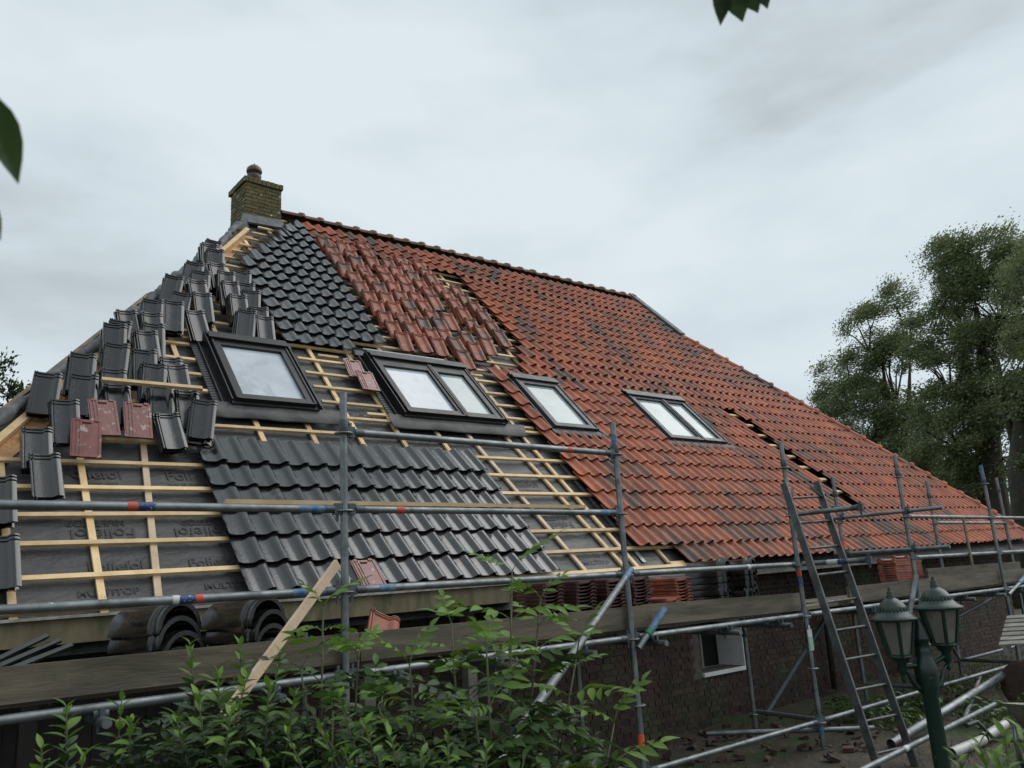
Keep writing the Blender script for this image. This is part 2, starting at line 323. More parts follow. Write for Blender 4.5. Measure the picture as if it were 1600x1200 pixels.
for k, vb in enumerate(VB[:-1]):
    vv = vb + (.0 if k else .0)
    a0 = hipL(vv)+.20; a1 = 5.35 if k < 13 else 6.1
    cuts = []
    for w in WIN[:3]:
        a, b, c, d = w['s']
        if b-.10 < vv < d+.12: cuts.append((a-.17 if w is WIN[0] else a-.20, c+.19))
    segs = []; cur = a0
    for c0, c1 in cuts:
        if c0 > cur: segs.append((cur, c0))
        cur = c1
    if cur < a1: segs.append((cur, a1))
    for s0, s1 in segs:
        jt = random.uniform(-.006, .006)
        # long runs are two lengths butted
        if s1-s0 > 4.2:
            mid = s0 + (s1-s0)*random.uniform(.35, .6)
            part('batten', rbar(s0, vv+jt, mid-.002, vv, -.026, 0, .042), 'wood', roof); part('batten', rbar(mid+.002, vv, s1, vv-jt, -.026, 0, .042), 'wood', roof)
        else: part('batten', rbar(s0, vv+jt, s1, vv-jt, -.026, 0, .042), 'wood', roof)
for (u0, v0, u1) in [(1.93, 3.77, 2.2), (4.2, 3.78, 4.45), (2.12, 2.58, 2.36), (4.24, 2.56, 4.6), (5.0, .02, 5.25), (.28, 3.78, .42)]:
    part('batten', rbar(u0, v0, u1, v0, -.026, 0, .042), 'wood', roof)
def shift(u, v): return .26*max(0, 3.9-v)*min(1, max(0, (u-7.2)/2.4))
for k in range(4, 13):
    c0 = 9.66 + shift(9.7, VB[k]); part('batten', rbar(c0-.03, VB[k]+.13, c0+.42, VB[k]+.13, -.002, .030, .046), 'wood', roof)
part('counter_batten', rbar(9.72+shift(9.7, 3.6), 3.6, 9.72+shift(9.7, .9), .9, -.028, -.003, .05), 'woodpale', roof)
for (ua, va, ub, vb_) in [(4.62, 1.95, 4.66, .1), (3.35, 3.98, 3.9, 3.98), (4.35, 3.1, 4.55, 3.1)]:
    m_ = MB(); m_.bar(rw(ua, va, -.046), rw(ub, vb_, -.046), .06, .003, Nn); part('tape_strip', m_, 'tape', roof)

# ---- tiles: shared meshes
PR = [(0, .034), (.022, .024), (.052, .012), (.084, .006), (.112, .008), (.135, .020), (.155, .036), (.175, .047), (.197, .048), (.220, .036)]
PB = [(0, .026), (.018, .018), (.045, .011), (.085, .008), (.118, .009), (.138, .017), (.156, .032), (.175, .042), (.197, .042), (.220, .030)]
def tile_mesh(name, m, Lr=.40, PR=PR):
    b_ = MB(); th = .013; n = len(PR)
    top = [(x, 0, z) for x, z in PR] + [(x, Lr*.5, z+.001) for x, z in PR] + [(x, Lr, z) for x, z in PR]
    b_.add(top, [(j*n+i, j*n+i+1, (j+1)*n+i+1, (j+1)*n+i) for j in range(2) for i in range(n-1)], True)
    fr_ = [(x, 0, z) for x, z in PR] + [(x+.001, .006, z-th) for x, z in PR]
    b_.add(fr_, [(i, n+i, n+i+1, i+1) for i in range(n-1)])
    for x, z in (PR[0], PR[-1]): b_.add([(x, 0, z), (x, Lr, z), (x, Lr, z-th), (x, 0, z-th)], [(0, 1, 2, 3)])
    return b_.mesh(name, m)
black_me = tile_mesh('black_tile', 'black', PR=PB); red_me = tile_mesh('red_tile', 'red')
def tile_basis(u0, k, jit=1.):
    L_ = VB[k+1]-VB[k]+.085 if k+1 < len(VB) else .38
    return u0, VB[k]-.02, L_
def laid(me, u0, k, w_lo=.046, w_hi=.006):
    u_, v_, L_ = tile_basis(u0, k)
    j = random.uniform
    M = RM @ T(u_+j(-.003, .003), v_+j(-.007, .007), w_lo+j(-.002, .003)) @ Matrix.Rotation(-math.atan2(w_lo-w_hi, L_)+j(-.008, .008), 4, 'X') @ Matrix.Rotation(j(-.010, .010), 4, 'Z') @ Matrix.Diagonal((1, L_/.40, 1, 1))
    return put('black_roof_tile' if me is black_me else 'red_roof_tile', me, roof, M)
# lower black field: 16 columns, 6 rows
for k in range(6):
    for j in range(16): laid(black_me, .03+.196*j, k)
# upper black field
for k in range(13, 28):
    vb = VB[k]
    for j in range(9):
        u0 = 3.06-.218-.190*j
        if k == 13 and j < 3: continue
        if u0 < 1.36: continue
        if u0 < hipL(vb)+.50 : continue
        if vb > 7.45 and u0 < 2.60: continue
        laid(black_me, u0, k)
# red field: nearest ones singly, the rest joined
sing = 0; far = MB(); redlist = []
def red_start(k):
    vb = VB[k]
    if vb < .2: return 5.24
    if k <= 12: return 4.60
    if k == 13: return 5.34
    if k == 14: return 5.50
    if k == 15: return 5.66
    if vb < 7.2: return 5.84
    return 3.03
for k in range(len(VB)-2):
    u0 = red_start(k)
    while True:
        uc = u0+.1; vc = VB[k]+.15
        us = u0 + shift(u0, vc)
        if us+.1 > hipR(vc)-.02: break
        ok = not in_win(us+.1, vc, .02)
        slot = 3 <= k <= 11 and 9.60 < u0+.02 < 9.80
        if slot: ok = False; u0 += .20
        if ok: redlist.append((k, u0))
        g_ = (shift(u0+.2, vc)-shift(u0, vc))/.2
        u0 += .197/(1+max(0, g_))
near = [q for q in redlist if shift(q[1]+.2, VB[q[0]]) < 1e-4]
near.sort(key=lambda q: (rw(q[1], VB[q[0]])-Vector((0, 0, 1.75))).length)
near = set(near[:290])
n = len(PR)
for (k, u0) in redlist:
    if (k, u0) in near: laid(red_me, u0, k); continue
    j = random.uniform
    u_, v_, L_ = tile_basis(u0, k); dv = j(-.008, .008); dw = j(-.002, .004); tw = j(-.01, .01); sk = j(-.006, .006)
    def P3(x, y, z):
        yy = y; vv = v_+yy+dv+x*tw; uu = u_+x+sk*(y*5)
        return rw(uu+shift(u_, vv), vv, z+.040*(1-yy/L_)+.006+dw)
    far.add([P3(x, 0, z) for x, z in PR]+[P3(x, L_, z) for x, z in PR], [(i, i+1, n+i+1, n+i) for i in range(n-1)], True)
    far.add([P3(x, 0, z) for x, z in PR]+[P3(x, .006, z-.014) for x, z in PR], [(i, n+i, n+i+1, i+1) for i in range(n-1)])
    far.add([P3(PR[-1][0], 0, PR[-1][1]), P3(PR[-1][0], L_, PR[-1][1]), P3(PR[-1][0], L_, PR[-1][1]-.013), P3(PR[-1][0], 0, PR[-1][1]-.013)], [(0, 1, 2, 3)])
stuff(part('red_roof_tile', far, 'red', roof))

# ridge and hip caps
def cap_mesh(name, m, rr=.115, Lc=.40, collar=True):
    b_ = MB(); n_ = 9
    prof = [(0, rr*.92), (Lc*.80, rr), (Lc*.81, rr*1.26), (Lc*.96, rr*1.30), (Lc, rr*1.12)]
    vs = []
    for x, q in prof:
        for i in range(n_):
            t = math.pi*i/(n_-1); vs.append((x, q*math.cos(t)*1.05, q*math.sin(t)*.80-.02))
    b_.add(vs, [(j*n_+i, (j+1)*n_+i, (j+1)*n_+i+1, j*n_+i+1) for j in range(len(prof)-1) for i in range(n_-1)], True)
    for base in (0, (len(prof)-1)*n_):
        b_.add(vs[base:base+n_] + [(x, y*.85, z*.85-.006) for x, y, z in vs[base:base+n_]], [(i, i+1, n_+i+1, n_+i) for i in range(n_-1)])
    return b_.mesh(name, m)
cap_me = cap_mesh('ridge_cap', 'ridgered')
def along(p, d, up):
    d = d.normalized(); y = up.cross(d).normalized(); z = d.cross(y)
    return Matrix(((d.x, y.x, z.x, p.x), (d.y, y.y, z.y, p.y), (d.z, y.z, z.z, p.z), (0, 0, 0, 1)))
uu = 2.80
while uu < 11.3:
    p = rw(uu, RIDGE, .045)+Vector((0, .05, random.uniform(-.006, .006)))
    put('ridge_tile', cap_me, roof, along(p, A+Vector((0, 0, random.uniform(-.012, .012))), Vector((0, 0, 1)))); uu += .345
hp0, hp1 = rw(11.62, 6.62, .02), rw(16.3, .15, .02); dd = (hp1-hp0); nh = int(dd.length/.36)
capr_me = cap_mesh('hip_cap', 'red', .12)
for i in range(nh):
    p = hp0 + dd*(i/nh); put('hip_tile', capr_me, roof, along(p+Vector((0, 0, random.uniform(-.008, .008))), dd, (Nn+Vector((.7, 0, .3))).normalized()))
# lead clad verge at the right end of the ridge
mb = MB(); mb.bar(rw(11.40, 8.36, .04), rw(11.58, 6.60, .04), .17, .15, Nn); part('lead_verge', mb, 'lead', house)

# left hip: board, chipboard triangles, rolled lead/foil, outer batten
mb = MB(); mb.bar(rw(hipL(.0)+.10, .0, -.01), rw(hipL(7.35)+.10, 7.35, -.01), .06, .05, Nn); part('hip_board', mb, 'wood', house)
h2 = MB(); vs = [rw(hipL(-.1)+.02, -.1, -.045), rw(hipL(-.1)+.30, -.1, -.045), rw(hipL(7.2)+.26, 7.2, -.045), rw(hipL(7.2)+.02, 7.2, -.045)]
h2.add(vs, [(0, 1, 2, 3)]); part('hip_sheathing', h2, 'osb', house)
mb = MB(); pts = []; rd = []
for i in range(120):
    vv = -.1+7.5*i/119; wob = .02*math.sin(i*.37)+random.uniform(-.012, .012)
    pts.append(rw(hipL(vv)-.02+wob, vv, .035+.015*math.sin(i*.23)+random.uniform(-.010, .010))); rd.append(.046+.012*math.sin(i*.61)+.010*math.sin(i*1.9)+random.uniform(-.008, .008))
mb.path(pts, rd, 10); roll_ = part('lead_roll', mb, 'lead', house)
mb = MB(); mb.bar(rw(hipL(.0)-.09, .0, .02), rw(hipL(4.6)-.085, 4.6, .02), .035, .04, Nn); part('outer_hip_batten', mb, 'hipwood', house)
h3 = MB(); vs = [rw(hipL(-.1)-.03, -.1, .05), rw(hipL(-.1)+.06, -.1, -.08), rw(hipL(7.7)+.06, 7.7, -.08), rw(hipL(7.7)-.03, 7.7, .05)]
h3.add(vs, [(0, 1, 2, 3)]); part('lead_skirt', h3, 'lead', house)

# ---- roof windows
def rbox(mb, u0, v0, u1, v1, w0, w1): mb.box((u0, v0, w0), (u1, v1, w1), RM)
for wi, w in enumerate(WIN):
    a, b, c, d = w['s']; new = w['new']; H = .10 if new else .085
    nm = put('roof_window', None, house, RM @ T((a+c)/2, b, 0))
    nm['label'] = ['single roof window with grey flashing on bare battens', 'double roof window with grey flashing on bare battens', 'single roof window set in red tiles', 'double roof window set in red tiles'][wi]
    fm = MB(); bw = .075
    # lower kerb box (slightly larger than the sash), then sash rails round each pane
    k_ = .035
    rbox(fm, a-k_, b-.03, a+.02, d+.05, -.06, H-.03); rbox(fm, c-.02, b-.03, c+k_, d+.05, -.06, H-.03); rbox(fm, a+.02, b-.03, c-.02, b+.02, -.06, H-.03); rbox(fm, a+.02, d-.02, c-.02, d+.05, -.06, H-.03)
    part('kerb', fm, 'flash', nm)
    sm_ = MB(); prev = a
    for pi, (pa, pb, pc, pd) in enumerate(w['p']):
        right = c if pi == len(w['p'])-1 else (pc + w['p'][pi+1][0])/2 - .004
        left = prev
        rbox(sm_, left, b, pa, d, H-.028, H+.012); rbox(sm_, pc, b, right, d, H-.028, H+.012); rbox(sm_, pa, b, pc, pb, H-.028, H+.010); rbox(sm_, pa, pd, pc, d, H-.028, H+.010)
        # raised outer lip of the cover profile
        rbox(sm_, left+.002, b-.004, left+.022, d-.003, H+.011, H+.026); rbox(sm_, right-.022, b-.004, right-.002, d-.003, H+.011, H+.026); rbox(sm_, left+.024, b-.006, right-.024, b+.016, H+.009, H+.022)
        prev = right + .008
    part('sash', sm_, 'frame' if new else 'frameold', nm)
    hood = MB(); rbox(hood, a-.02, d-.045, c+.02, d+.035, H+.013, H+.045); rbox(hood, a-.03, d+.034, c+.03, d+.10, H-.05, H+.030); part('top_hood', hood, 'frame', nm)
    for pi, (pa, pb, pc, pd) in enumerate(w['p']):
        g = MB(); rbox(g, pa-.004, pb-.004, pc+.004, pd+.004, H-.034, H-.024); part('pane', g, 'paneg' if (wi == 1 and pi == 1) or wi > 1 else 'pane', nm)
    if new:
        ap = MB(); vs = []; na = 24
        for i in range(na+1):   # soft apron sheet with a wavy lower edge
            uu = a-.24 + (c-a+.52)*i/na
            for j, (vv, ww) in enumerate([(b-.005, .055), (b-.06, .035), (b-.20, .022), (b-.205-.004*math.sin(i*.7), .012)]):
                vs.append(rw(uu + (.06 if j < 2 and i == na else 0), vv+random.uniform(-.002, .002), ww+.003*math.sin(i*.6+j)))
        ap.add(vs, [(i*4+j, i*4+j+1, (i+1)*4+j+1, (i+1)*4+j) for i in range(na) for j in range(3)], True)
        vs2 = [Vector(p)-Nn*.004 for p in vs]; ap.add(vs2, [(i*4+j, (i+1)*4+j, (i+1)*4+j+1, i*4+j+1) for i in range(na) for j in range(3)], True)
        part('apron', ap, 'flash', nm)
        for side in (-1, 1):
            g = MB(); e0 = a-.035 if side < 0 else c+.035
            rbox(g, min(e0, e0+side*.012), b-.02, max(e0, e0+side*.012), d+.09, -.02, .115)          # upstand
            rbox(g, min(e0+side*.013, e0+side*.07), b-.04, max(e0+side*.013, e0+side*.07), d+.06, .001, .012)
            rbox(g, min(e0+side*.07, e0+side*.082), b-.04, max(e0+side*.07, e0+side*.082), d+.08, .001, .045)
            part('side_flashing', g, 'frame', nm)
        g = MB(); pl = 26
        for i in range(pl):    # pleated foil collar to the left
            v0 = b+.02+(d-b-.0)*i/pl; g.bar(rw(a-.19, v0, .006), rw(a-.118, v0+.012, .010), .034, .014, Nn)
        part('pleated_collar', g, 'flash', nm)
        g = MB(); rbox(g, a-.14, d+.10, c+.14, d+.22, -.01, .035); part('top_flashing', g, 'flash', nm)
        if wi == 1:
            g = MB(); rbox(g, a+.02, d+.235, c-.16, d+.262, .03, .055)
            for x in (a+.4, a+.75, c-.25): rbox(g, x, d+.10, x+.012, d+.236, .04, .052)
            part('loose_trim', g, 'tape', nm)
    else:
        g = MB(); vs = []; na = 48
        for i in range(na+1):   # lead dressed over the tile waves below
            uu = a-.08 + (c-a+.20)*i/na; wv = .018*math.sin((uu-4.6)*2*math.pi/.197)
            vs += [rw(uu, b-.02, .062), rw(uu, b-.07, .068+wv*.7), rw(uu, b-.145, .066+wv), rw(uu, b-.150, .052+wv)]
        g.add(vs, [(i*4+j, i*4+j+1, (i+1)*4+j+1, (i+1)*4+j) for i in range(na) for j in range(3)], True)
        part('lead_apron', g, 'leadwave', nm)
        for side in (-1, 1):
            g = MB(); e0 = a-.036 if side < 0 else c+.036
            rbox(g, min(e0, e0+side*.03), b-.02, max(e0, e0+side*.03), d+.06, .0, .075); part('side_flashing', g, 'leadwave', nm)

# ---- chimney
ch = put('chimney', None, house, T(4.69, 11.66, 7.0))
cx0, cx1, cy0, cy1, cz0, cz1 = 4.40, 4.99, 11.36, 11.97, 6.9, 8.15
mb = MB(); mb.box((cx0+.004, cy0+.004, cz0), (cx1-.004, cy1-.004, cz1)); part('mortar_core', mb, 'moss_brick', ch)
cb = MB(); rowh = .0625; nr = int((cz1-7.35)/rowh)
for rr_ in range(nr):
    z0 = cz1-(rr_+1)*rowh; off = (rr_ % 2)*.11
    for face in range(2):
        ln = (cx1-cx0) if face == 0 else (cy1-cy0); s = -off
        while s < ln-.01:
            a0, a1 = max(s, 0), min(s+.205, ln)
            if a1-a0 > .03:
                p = random.uniform(0, .006)
                if face == 0: cb.box((cx0+a0, cy0-p, z0), (cx0+a1, cy0+.02, z0+.05))
                else: cb.box((cx0-p, cy0+a0+.002, z0+.001), (cx0+.02, cy0+a1, z0+.051))
            s += .217
stuff(part('brick', cb, 'moss_brick', ch))
for i in range(9):      # upright bricks of the rim
    w_ = (cx1-cx0+.06)/9; mb = MB(); zz = random.uniform(-.004, .004); mb.box((cx0-.03+i*w_, cy0-.03, cz1), (cx0-.03+(i+1)*w_-.010, cy0+.08, cz1+.085+zz)); part('rim_brick', mb, 'moss_brick', ch)
for i in range(9):
    w_ = (cy1-cy0-.02)/9; mb = MB(); zz = random.uniform(-.004, .004); mb.box((cx0-.03, cy0+.084+i*w_, cz1), (cx0+.08, cy0+.084+(i+1)*w_-.010, cz1+.085+zz)); part('rim_brick', mb, 'moss_brick', ch)
mb = MB(); mb.box((cx0+.08, cy0+.08, cz1), (cx1+.03, cy1, cz1+.07)); part('rim_cap', mb, 'moss_brick', ch)
mb = MB(); mb.lathe((4.62, 11.58, cz1+.15), [(.09, 0), (.10, .03), (.115, .08), (.115, .10), (.085, .115), (.075, .15), (.118, .155), (.125, .18), (.115, .23), (.075, .272), (.02, .285), (.014, .31), (.003, .335)], 24); part('pot', mb, 'pot', ch)
mb = MB()
q = [Vector((cx0-.05, cy0-.02, 7.585)), Vector((cx1+.02, cy0-.02, 7.625)), Vector((cx1+.02, cy0-.10, 7.46)), Vector((cx0-.10, cy0-.12, 7.40))]
q2 = [p+Vector((0, .02, -.02)) for p in q]; mb.add(q+q2, [(0, 3, 2, 1), (4, 5, 6, 7), (0, 1, 5, 4), (1, 2, 6, 5), (2, 3, 7, 6), (3, 0, 4, 7)])
part('lead_flashing', mb, 'lead', ch)

# ---- walls below the eaves
WY = 6.5
mb = MB()
WO = (8.27, .56, 9.14, 1.17)       # window opening
for lo, hi in [((3.0, WY+.012, -.1), (WO[0], WY+.35, 2.12)), ((WO[2], WY+.012, -.1), (18.3, WY+.35, 2.12)), ((WO[0], WY+.012, -.1), (WO[2], WY+.35, WO[1])), ((WO[0], WY+.012, WO[3]), (WO[2], WY+.35, 2.12))]: mb.box(lo, hi)
mb.box((18.0, WY+.35, -.1), (18.3, 16.5, 2.1)); mb.box((-1.2, 16.6, -.1), (18.3, 16.9, 2.1))
wall = part('wall', mb, 'mortar', house)
bme = {}
def brickmesh(l):
    key = round(l, 3)
    if key not in bme:
        b_ = MB(); b_.box((0, 0, 0), (l, .10, .053)); bme[key] = b_.mesh('brick', 'brick')
    return bme[key]
wf = MB(); cnt = 0; cand = []
for rr_ in range(32):
    z0 = -.02+rr_*.0665; x = 3.0-(rr_ % 2)*.11; header = rr_ % 2
    while x < 18.2:
        l = .21 if not header else .102
        l = .21 if rr_ % 2 == 0 else .10
        x1 = x+l
        if x1 > 3.0 and not (x1 > WO[0]-.02 and x < WO[2]+.02 and z0+.06 > WO[1]-.03 and z0 < WO[3]+.02): cand.append((max(x, 3.0), x1, z0))
        x += l+.012
cand.sort(key=lambda q: abs(q[0]-8.0)*.6+abs(q[2]-1.0)*1.2 + (2 if q[0] < 6.0 else 0))
for i, (x0, x1, z0) in enumerate(cand):
    y = WY-random.uniform(-.002, .006)
    if i < 290: put('brick', brickmesh(x1-x0), wall, T(x0, y, z0))
    else: wf.box((x0, y, z0), (x1, y+.05, z0+.053))
stuff(part('brick', wf, 'brick', wall))
mb = MB(); mb.box((WO[2]-.004, WY-.005, WO[1]), (WO[2]+.03, WY+.40, WO[3])); mb.box((WO[0], WY-.03, WO[1]-.045), (WO[2]+.03, WY+.40, WO[1]-.002)); mb.box((WO[0], WY+.02, WO[3]-.0), (WO[2], WY+.40, WO[3]+.03))
niche = part('window_reveal', mb, 'white', house)
mb = MB(); mb.box((WO[0]-.1, WY+.42, WO[1]-.1), (WO[2]+.1, WY+.44, WO[3]+.1)); part('opening_shade', mb, 'void', niche)  # near-black sheet paints the shade inside the window opening
mb = MB(); mb.bar((WO[0]+.38, WY+.30, WO[1]), (WO[0]+.38, WY+.30, WO[3]), .045, .045, (0, 1, 0)); part('window_post', mb, 'greycrate', niche)
# left part: boarded barn front, each board its own piece, posts before it
bd = put('barn_front', None, house, T(1, 6.8, 0))
bme_ = MB(); bme_.box((0, 0, 0), (.178, .03, 2.0)); bme_ = bme_.mesh('board', 'darkwood')
x = -3.2
while x < 2.95: put('board', bme_, bd, T(x, 6.75+random.uniform(-.005, .005), 0)); x += .184
for x in (-1.2, 1.05, 2.4, 3.55, 4.62):
    mb = MB(); mb.box((x, 6.3, 0), (x+.10, 6.4, 1.72)); part('post', mb, 'greycrate' if x > 2 else 'darkwood', bd)
# fascia boards and box gutter along the left eave
mb = MB(); mb.bar((-2.2, 5.92, 1.585), (5.0, 5.90, 1.665), .03, .16, (0, 0, 1)); fa = part('fascia_board', mb, 'fascia', house)
mb = MB(); mb.bar((-2.2, 5.905, 1.67), (4.98, 5.885, 1.75), .07, .018, (0, 0, 1)); part('fascia_edge', mb, 'fasciatop', fa)
mb = MB(); mb.bar((-2.2, 6.35, 1.56), (5.0, 6.33, 1.64), .85, .02, (0, 0, 1)); part('soffit', mb, 'darkwood', house)
mb = MB(); mb.bar((5.05, 6.22, 1.745), (18.3, 6.19, 1.925), .04, .045, (0, 0, 1)); part('eave_board', mb, 'fascia', house)
mb = MB(); mb.path([(11.0, 6.42, 1.75), (11.05, 6.40, .9), (11.05, 6.42, .05)], [.04, .04, .04], 10); part('downpipe', mb, 'darkwood', house)
mb = MB(); mb.path([(13.1, 6.42, 1.7), (13.1, 6.40, .9), (13.1, 6.42, .05)], [.04, .04, .04], 10); part('downpipe', mb, 'darkwood', house)

# ------------------------------------------------------------------ scaffold
SY = 4.636; IY = 5.45
sc = thing('scaffold', 'grey tubular steel scaffold with a plank deck along the eaves', 'scaffold', (5.0, 5.0, 0))
KZ = lambda k: 1.2565+.5*k
TR = .0242
ros_me = MB(); ros_me.lathe((0, 0, -.005), [(.026, 0), (.060, 0), (.062, .005), (.060, .010), (.026, .010)], 16); ros_me = ros_me.mesh('rosette', 'zinc')
col_me = MB(); col_me.lathe((0, 0, 0), [(.026, 0), (.031, .01), (.031, .07), (.026, .08)], 14); col_me = col_me.mesh('collar', 'cast_and_shaded')
head_me = MB()
head_me.box((-.075, -.018, -.035), (-.022, .018, .035)); head_me.box((-.058, -.004, -.075), (-.040, .004, .062)); head_me.tube((-.075, 0, 0), (-.14, 0, 0), .027, n=10)
head_me = head_me.mesh('wedge_head', 'cast_and_shaded')
cpl_me = MB(); cpl_me.tube((-.035, 0, 0), (.035, 0, 0), .036, n=12); cpl_me.tube((0, -.058, -.03), (0, -.058, .03), .034, n=12); cpl_me.box((-.02, -.05, .03), (.02, .0, .052)); cpl_me.tube((0, -.03, .05), (0, -.03, .085), .008, n=6); cpl_me.box((-.012, .03, -.03), (.012, .055, .03))
cpl_me = cpl_me.mesh('coupler', 'cast_and_shaded')
def standard(x, y, z0, z1, ks, blue=None, lean=0.):
    mb = MB(); mb.tube((x, y, z0), (x+lean, y, z1), TR, n=16); o = part('standard', mb, 'zinc', sc)
    for k in ks: put('rosette', ros_me, o, T(x+lean*(KZ(k)-z0)/(z1-z0), y, KZ(k)))
    put('collar', col_me, o, T(x+lean, y, z1-.26))
    mb = MB(); mb.tube((x, y, max(z0-.26, -.02)), (x, y, z0-.002), .017, n=10); mb.box((x-.075, y-.075, max(z0-.27, -.02)), (x+.075, y+.075, max(z0-.262, -.012))); part('base_jack', mb, 'zinc', o)
    if blue:
        mb = MB(); mb.tube((x+lean, y, blue[0]), (x+lean, y, blue[1]), TR+.0012, n=16, caps=False); part('paint_mark', mb, 'bluezinc', o)
    return o
PX = dict(Z=-.09, A=2.48, B=5.047, C=7.624, D=10.186, E=12.876, F=15.45)
post = {}
for nme, x in PX.items():
    post[nme] = standard(x, SY, .12, 3.03, [-2, -1, 0, 1, 2, 3], {'B': (2.80, 2.93), 'E': (2.72, 3.03)}.get(nme))
for x, z0, z1 in [(-.09, .12, 1.5), (2.60, .12, 1.5), (5.2, .12, 1.3), (7.72, .12, 1.3), (10.09, .12, 2.86), (12.9, .12, 2.9), (15.72, .12, 3.06)]:
    standard(x, IY, z0, z1, [k for k in (-2, 0, 1, 2) if KZ(k) < z1])
def rail(x0, x1, k, y=SY, name='guard_rail', heads=True, dz=0.):
    mb = MB(); z = KZ(k)+.012+dz
    mb.tube((x0+.10, y, z), (x1-.10, y, z), TR, n=16); o = part(name, mb, 'zinc', sc)
    if heads:
        put('wedge_head', head_me, o, T(x0, y, z) @ Matrix.Rotation(math.pi, 4, 'Z')); put('wedge_head', head_me, o, T(x1, y, z))
    return o
def band(o, p, d, r_, l, m):
    mb = MB(); d = Vector(d).normalized(); p = Vector(p); mb.tube(p-d*l/2, p+d*l/2, r_, n=16, caps=False); return part('tape_band', mb, m, o)
names = list(PX)
for i in range(len(names)-1):
    a, b = PX[names[i]], PX[names[i+1]]
    if i < 2 or i > 2: o0 = None
    rail(a, b, 0, name='ledger')
    if names[i] != 'C':
        o1 = rail(a, b, 1)
        if i == 0: zz = KZ(1)+.012; band(o1, (1.52, SY, zz), (1, 0, 0), TR+.0012, .085, 'bluetag'); band(o1, (1.585, SY, zz), (1, 0, 0), TR+.0012, .04, 'redtape'); band(o1, (1.46, SY, zz), (1, 0, 0), TR+.001, .035, 'whitetag'); band(o1, (2.25, SY, zz), (1, 0, 0), TR+.001, .24, 'bluezinc')
        if i == 1: band(o1, (2.78, SY, KZ(1)+.012), (1, 0, 0), TR+.001, .12, 'bluezinc')
        if i == 2: band(o1, (6.75, SY, KZ(1)+.012), (1, 0, 0), TR+.001, .05, 'whitetag')
    if names[i] in 'ZADE':
        o2 = rail(a, b, 2)
        if i == 0: zz = KZ(2)+.012; band(o2, (1.29, SY, zz), (1, 0, 0), TR+.0012, .085, 'bluetag'); band(o2, (1.215, SY, zz), (1, 0, 0), TR+.0012, .05, 'redtape'); band(o2, (2.27, SY, zz), (1, 0, 0), TR+.001, .20, 'bluezinc')
        if i == 1: band(o2, (2.89, SY, KZ(2)+.012), (1, 0, 0), TR+.0012, .06, 'redtape'); band(o2, (4.85, SY, KZ(2)+.012), (1, 0, 0), TR+.001, .13, 'bluezinc')
    if names[i] == 'A':
        o3 = rail(a, b, 3); band(o3, (4.50, SY, KZ(3)+.012), (1, 0, 0), TR+.001, .05, 'redtape')
    if i >= 2: rail(a, b, -2, name='base_ledger')
rail(2.60, 5.2, 0, IY, 'ledger'); rail(5.2, 7.72, 0, IY, 'ledger'); rail(10.09, 12.9, 0, IY, 'ledger'); rail(12.9, 15.72, 2, IY); rail(12.9, 15.72, -2, IY, 'base_ledger'); rail(-.09, 2.6, 0, IY, 'ledger')
# open gate tubes at the ladder, sticking out from the third standard
def tubep(p0, p1, name='tube', m='zinc', rr=TR):
    mb = MB(); mb.tube(p0, p1, rr, n=16); return part(name, mb, m, sc)
for k in (1, 2):
    z = KZ(k)+.012; o = tubep((7.624, SY-.06, z), (7.64, 3.92, z), 'gate_tube'); put('wedge_head', head_me, o, T(7.64, 3.84, z) @ Matrix.Rotation(R(-90), 4, 'Z'))
    if k == 1: band(o, (7.63, 4.25, z), (0, 1, 0), TR+.0012, .12, 'whitetag'); band(o, (7.63, 4.15, z), (0, 1, 0), TR+.0013, .09, 'bluetag')
for z in (2.33, 1.87):
    o = tubep((10.06, IY+.12, z), (10.20, 4.18, z), 'end_rail'); put('coupler', cpl_me, o, T(10.17, SY-.05, z) @ Matrix.Rotation(R(90), 4, 'Z')); put('coupler', cpl_me, o, T(10.09, IY-.05, z) @ Matrix.Rotation(R(90), 4, 'Z'))
band(post['C'], (7.624, SY, 1.60), (0, 0, 1), TR+.0012, .10, 'bluetag'); band(post['C'], (7.624, SY, 1.68), (0, 0, 1), TR+.001, .06, 'redtape'); band(post['B'], (5.047, SY, .50), (0, 0, 1), TR+.0012, .09, 'orangetape'); band(post['C'], (7.624, SY, .22), (0, 0, 1), TR+.0012, .16, 'bluezinc')
mb = MB(); mb.box((7.575, SY-.032, .93), (7.655, SY-.028, 1.13)); mb.box((7.60, SY-.034, 1.13), (7.63, SY-.028, 1.17)); tg = part('inspection_tag', mb, 'whitetag', sc)
mb = MB(); mb.box((7.583, SY-.036, .945), (7.647, SY-.0322, 1.06)); part('tag_field', mb, 'greentag', tg)
mb = MB(); mb.tube((10.085, IY-.005, 1.93), (10.085, IY-.005, 2.03), TR+.002, n=14, caps=False); part('tape_band', mb, 'orangetape', sc)
# transoms under the deck
x = -.6
while x < 15.6:
    if not (7.75 < x < 8.6):
        o = tubep((x, SY-.14, 1.205), (x+random.uniform(-.03, .03), 5.75, 1.215), 'transom'); put('coupler', cpl_me, o, T(x, SY+.005, 1.235) @ Matrix.Rotation(R(180), 4, 'X'))
    x += random.choice((.82, .9, 1.02))
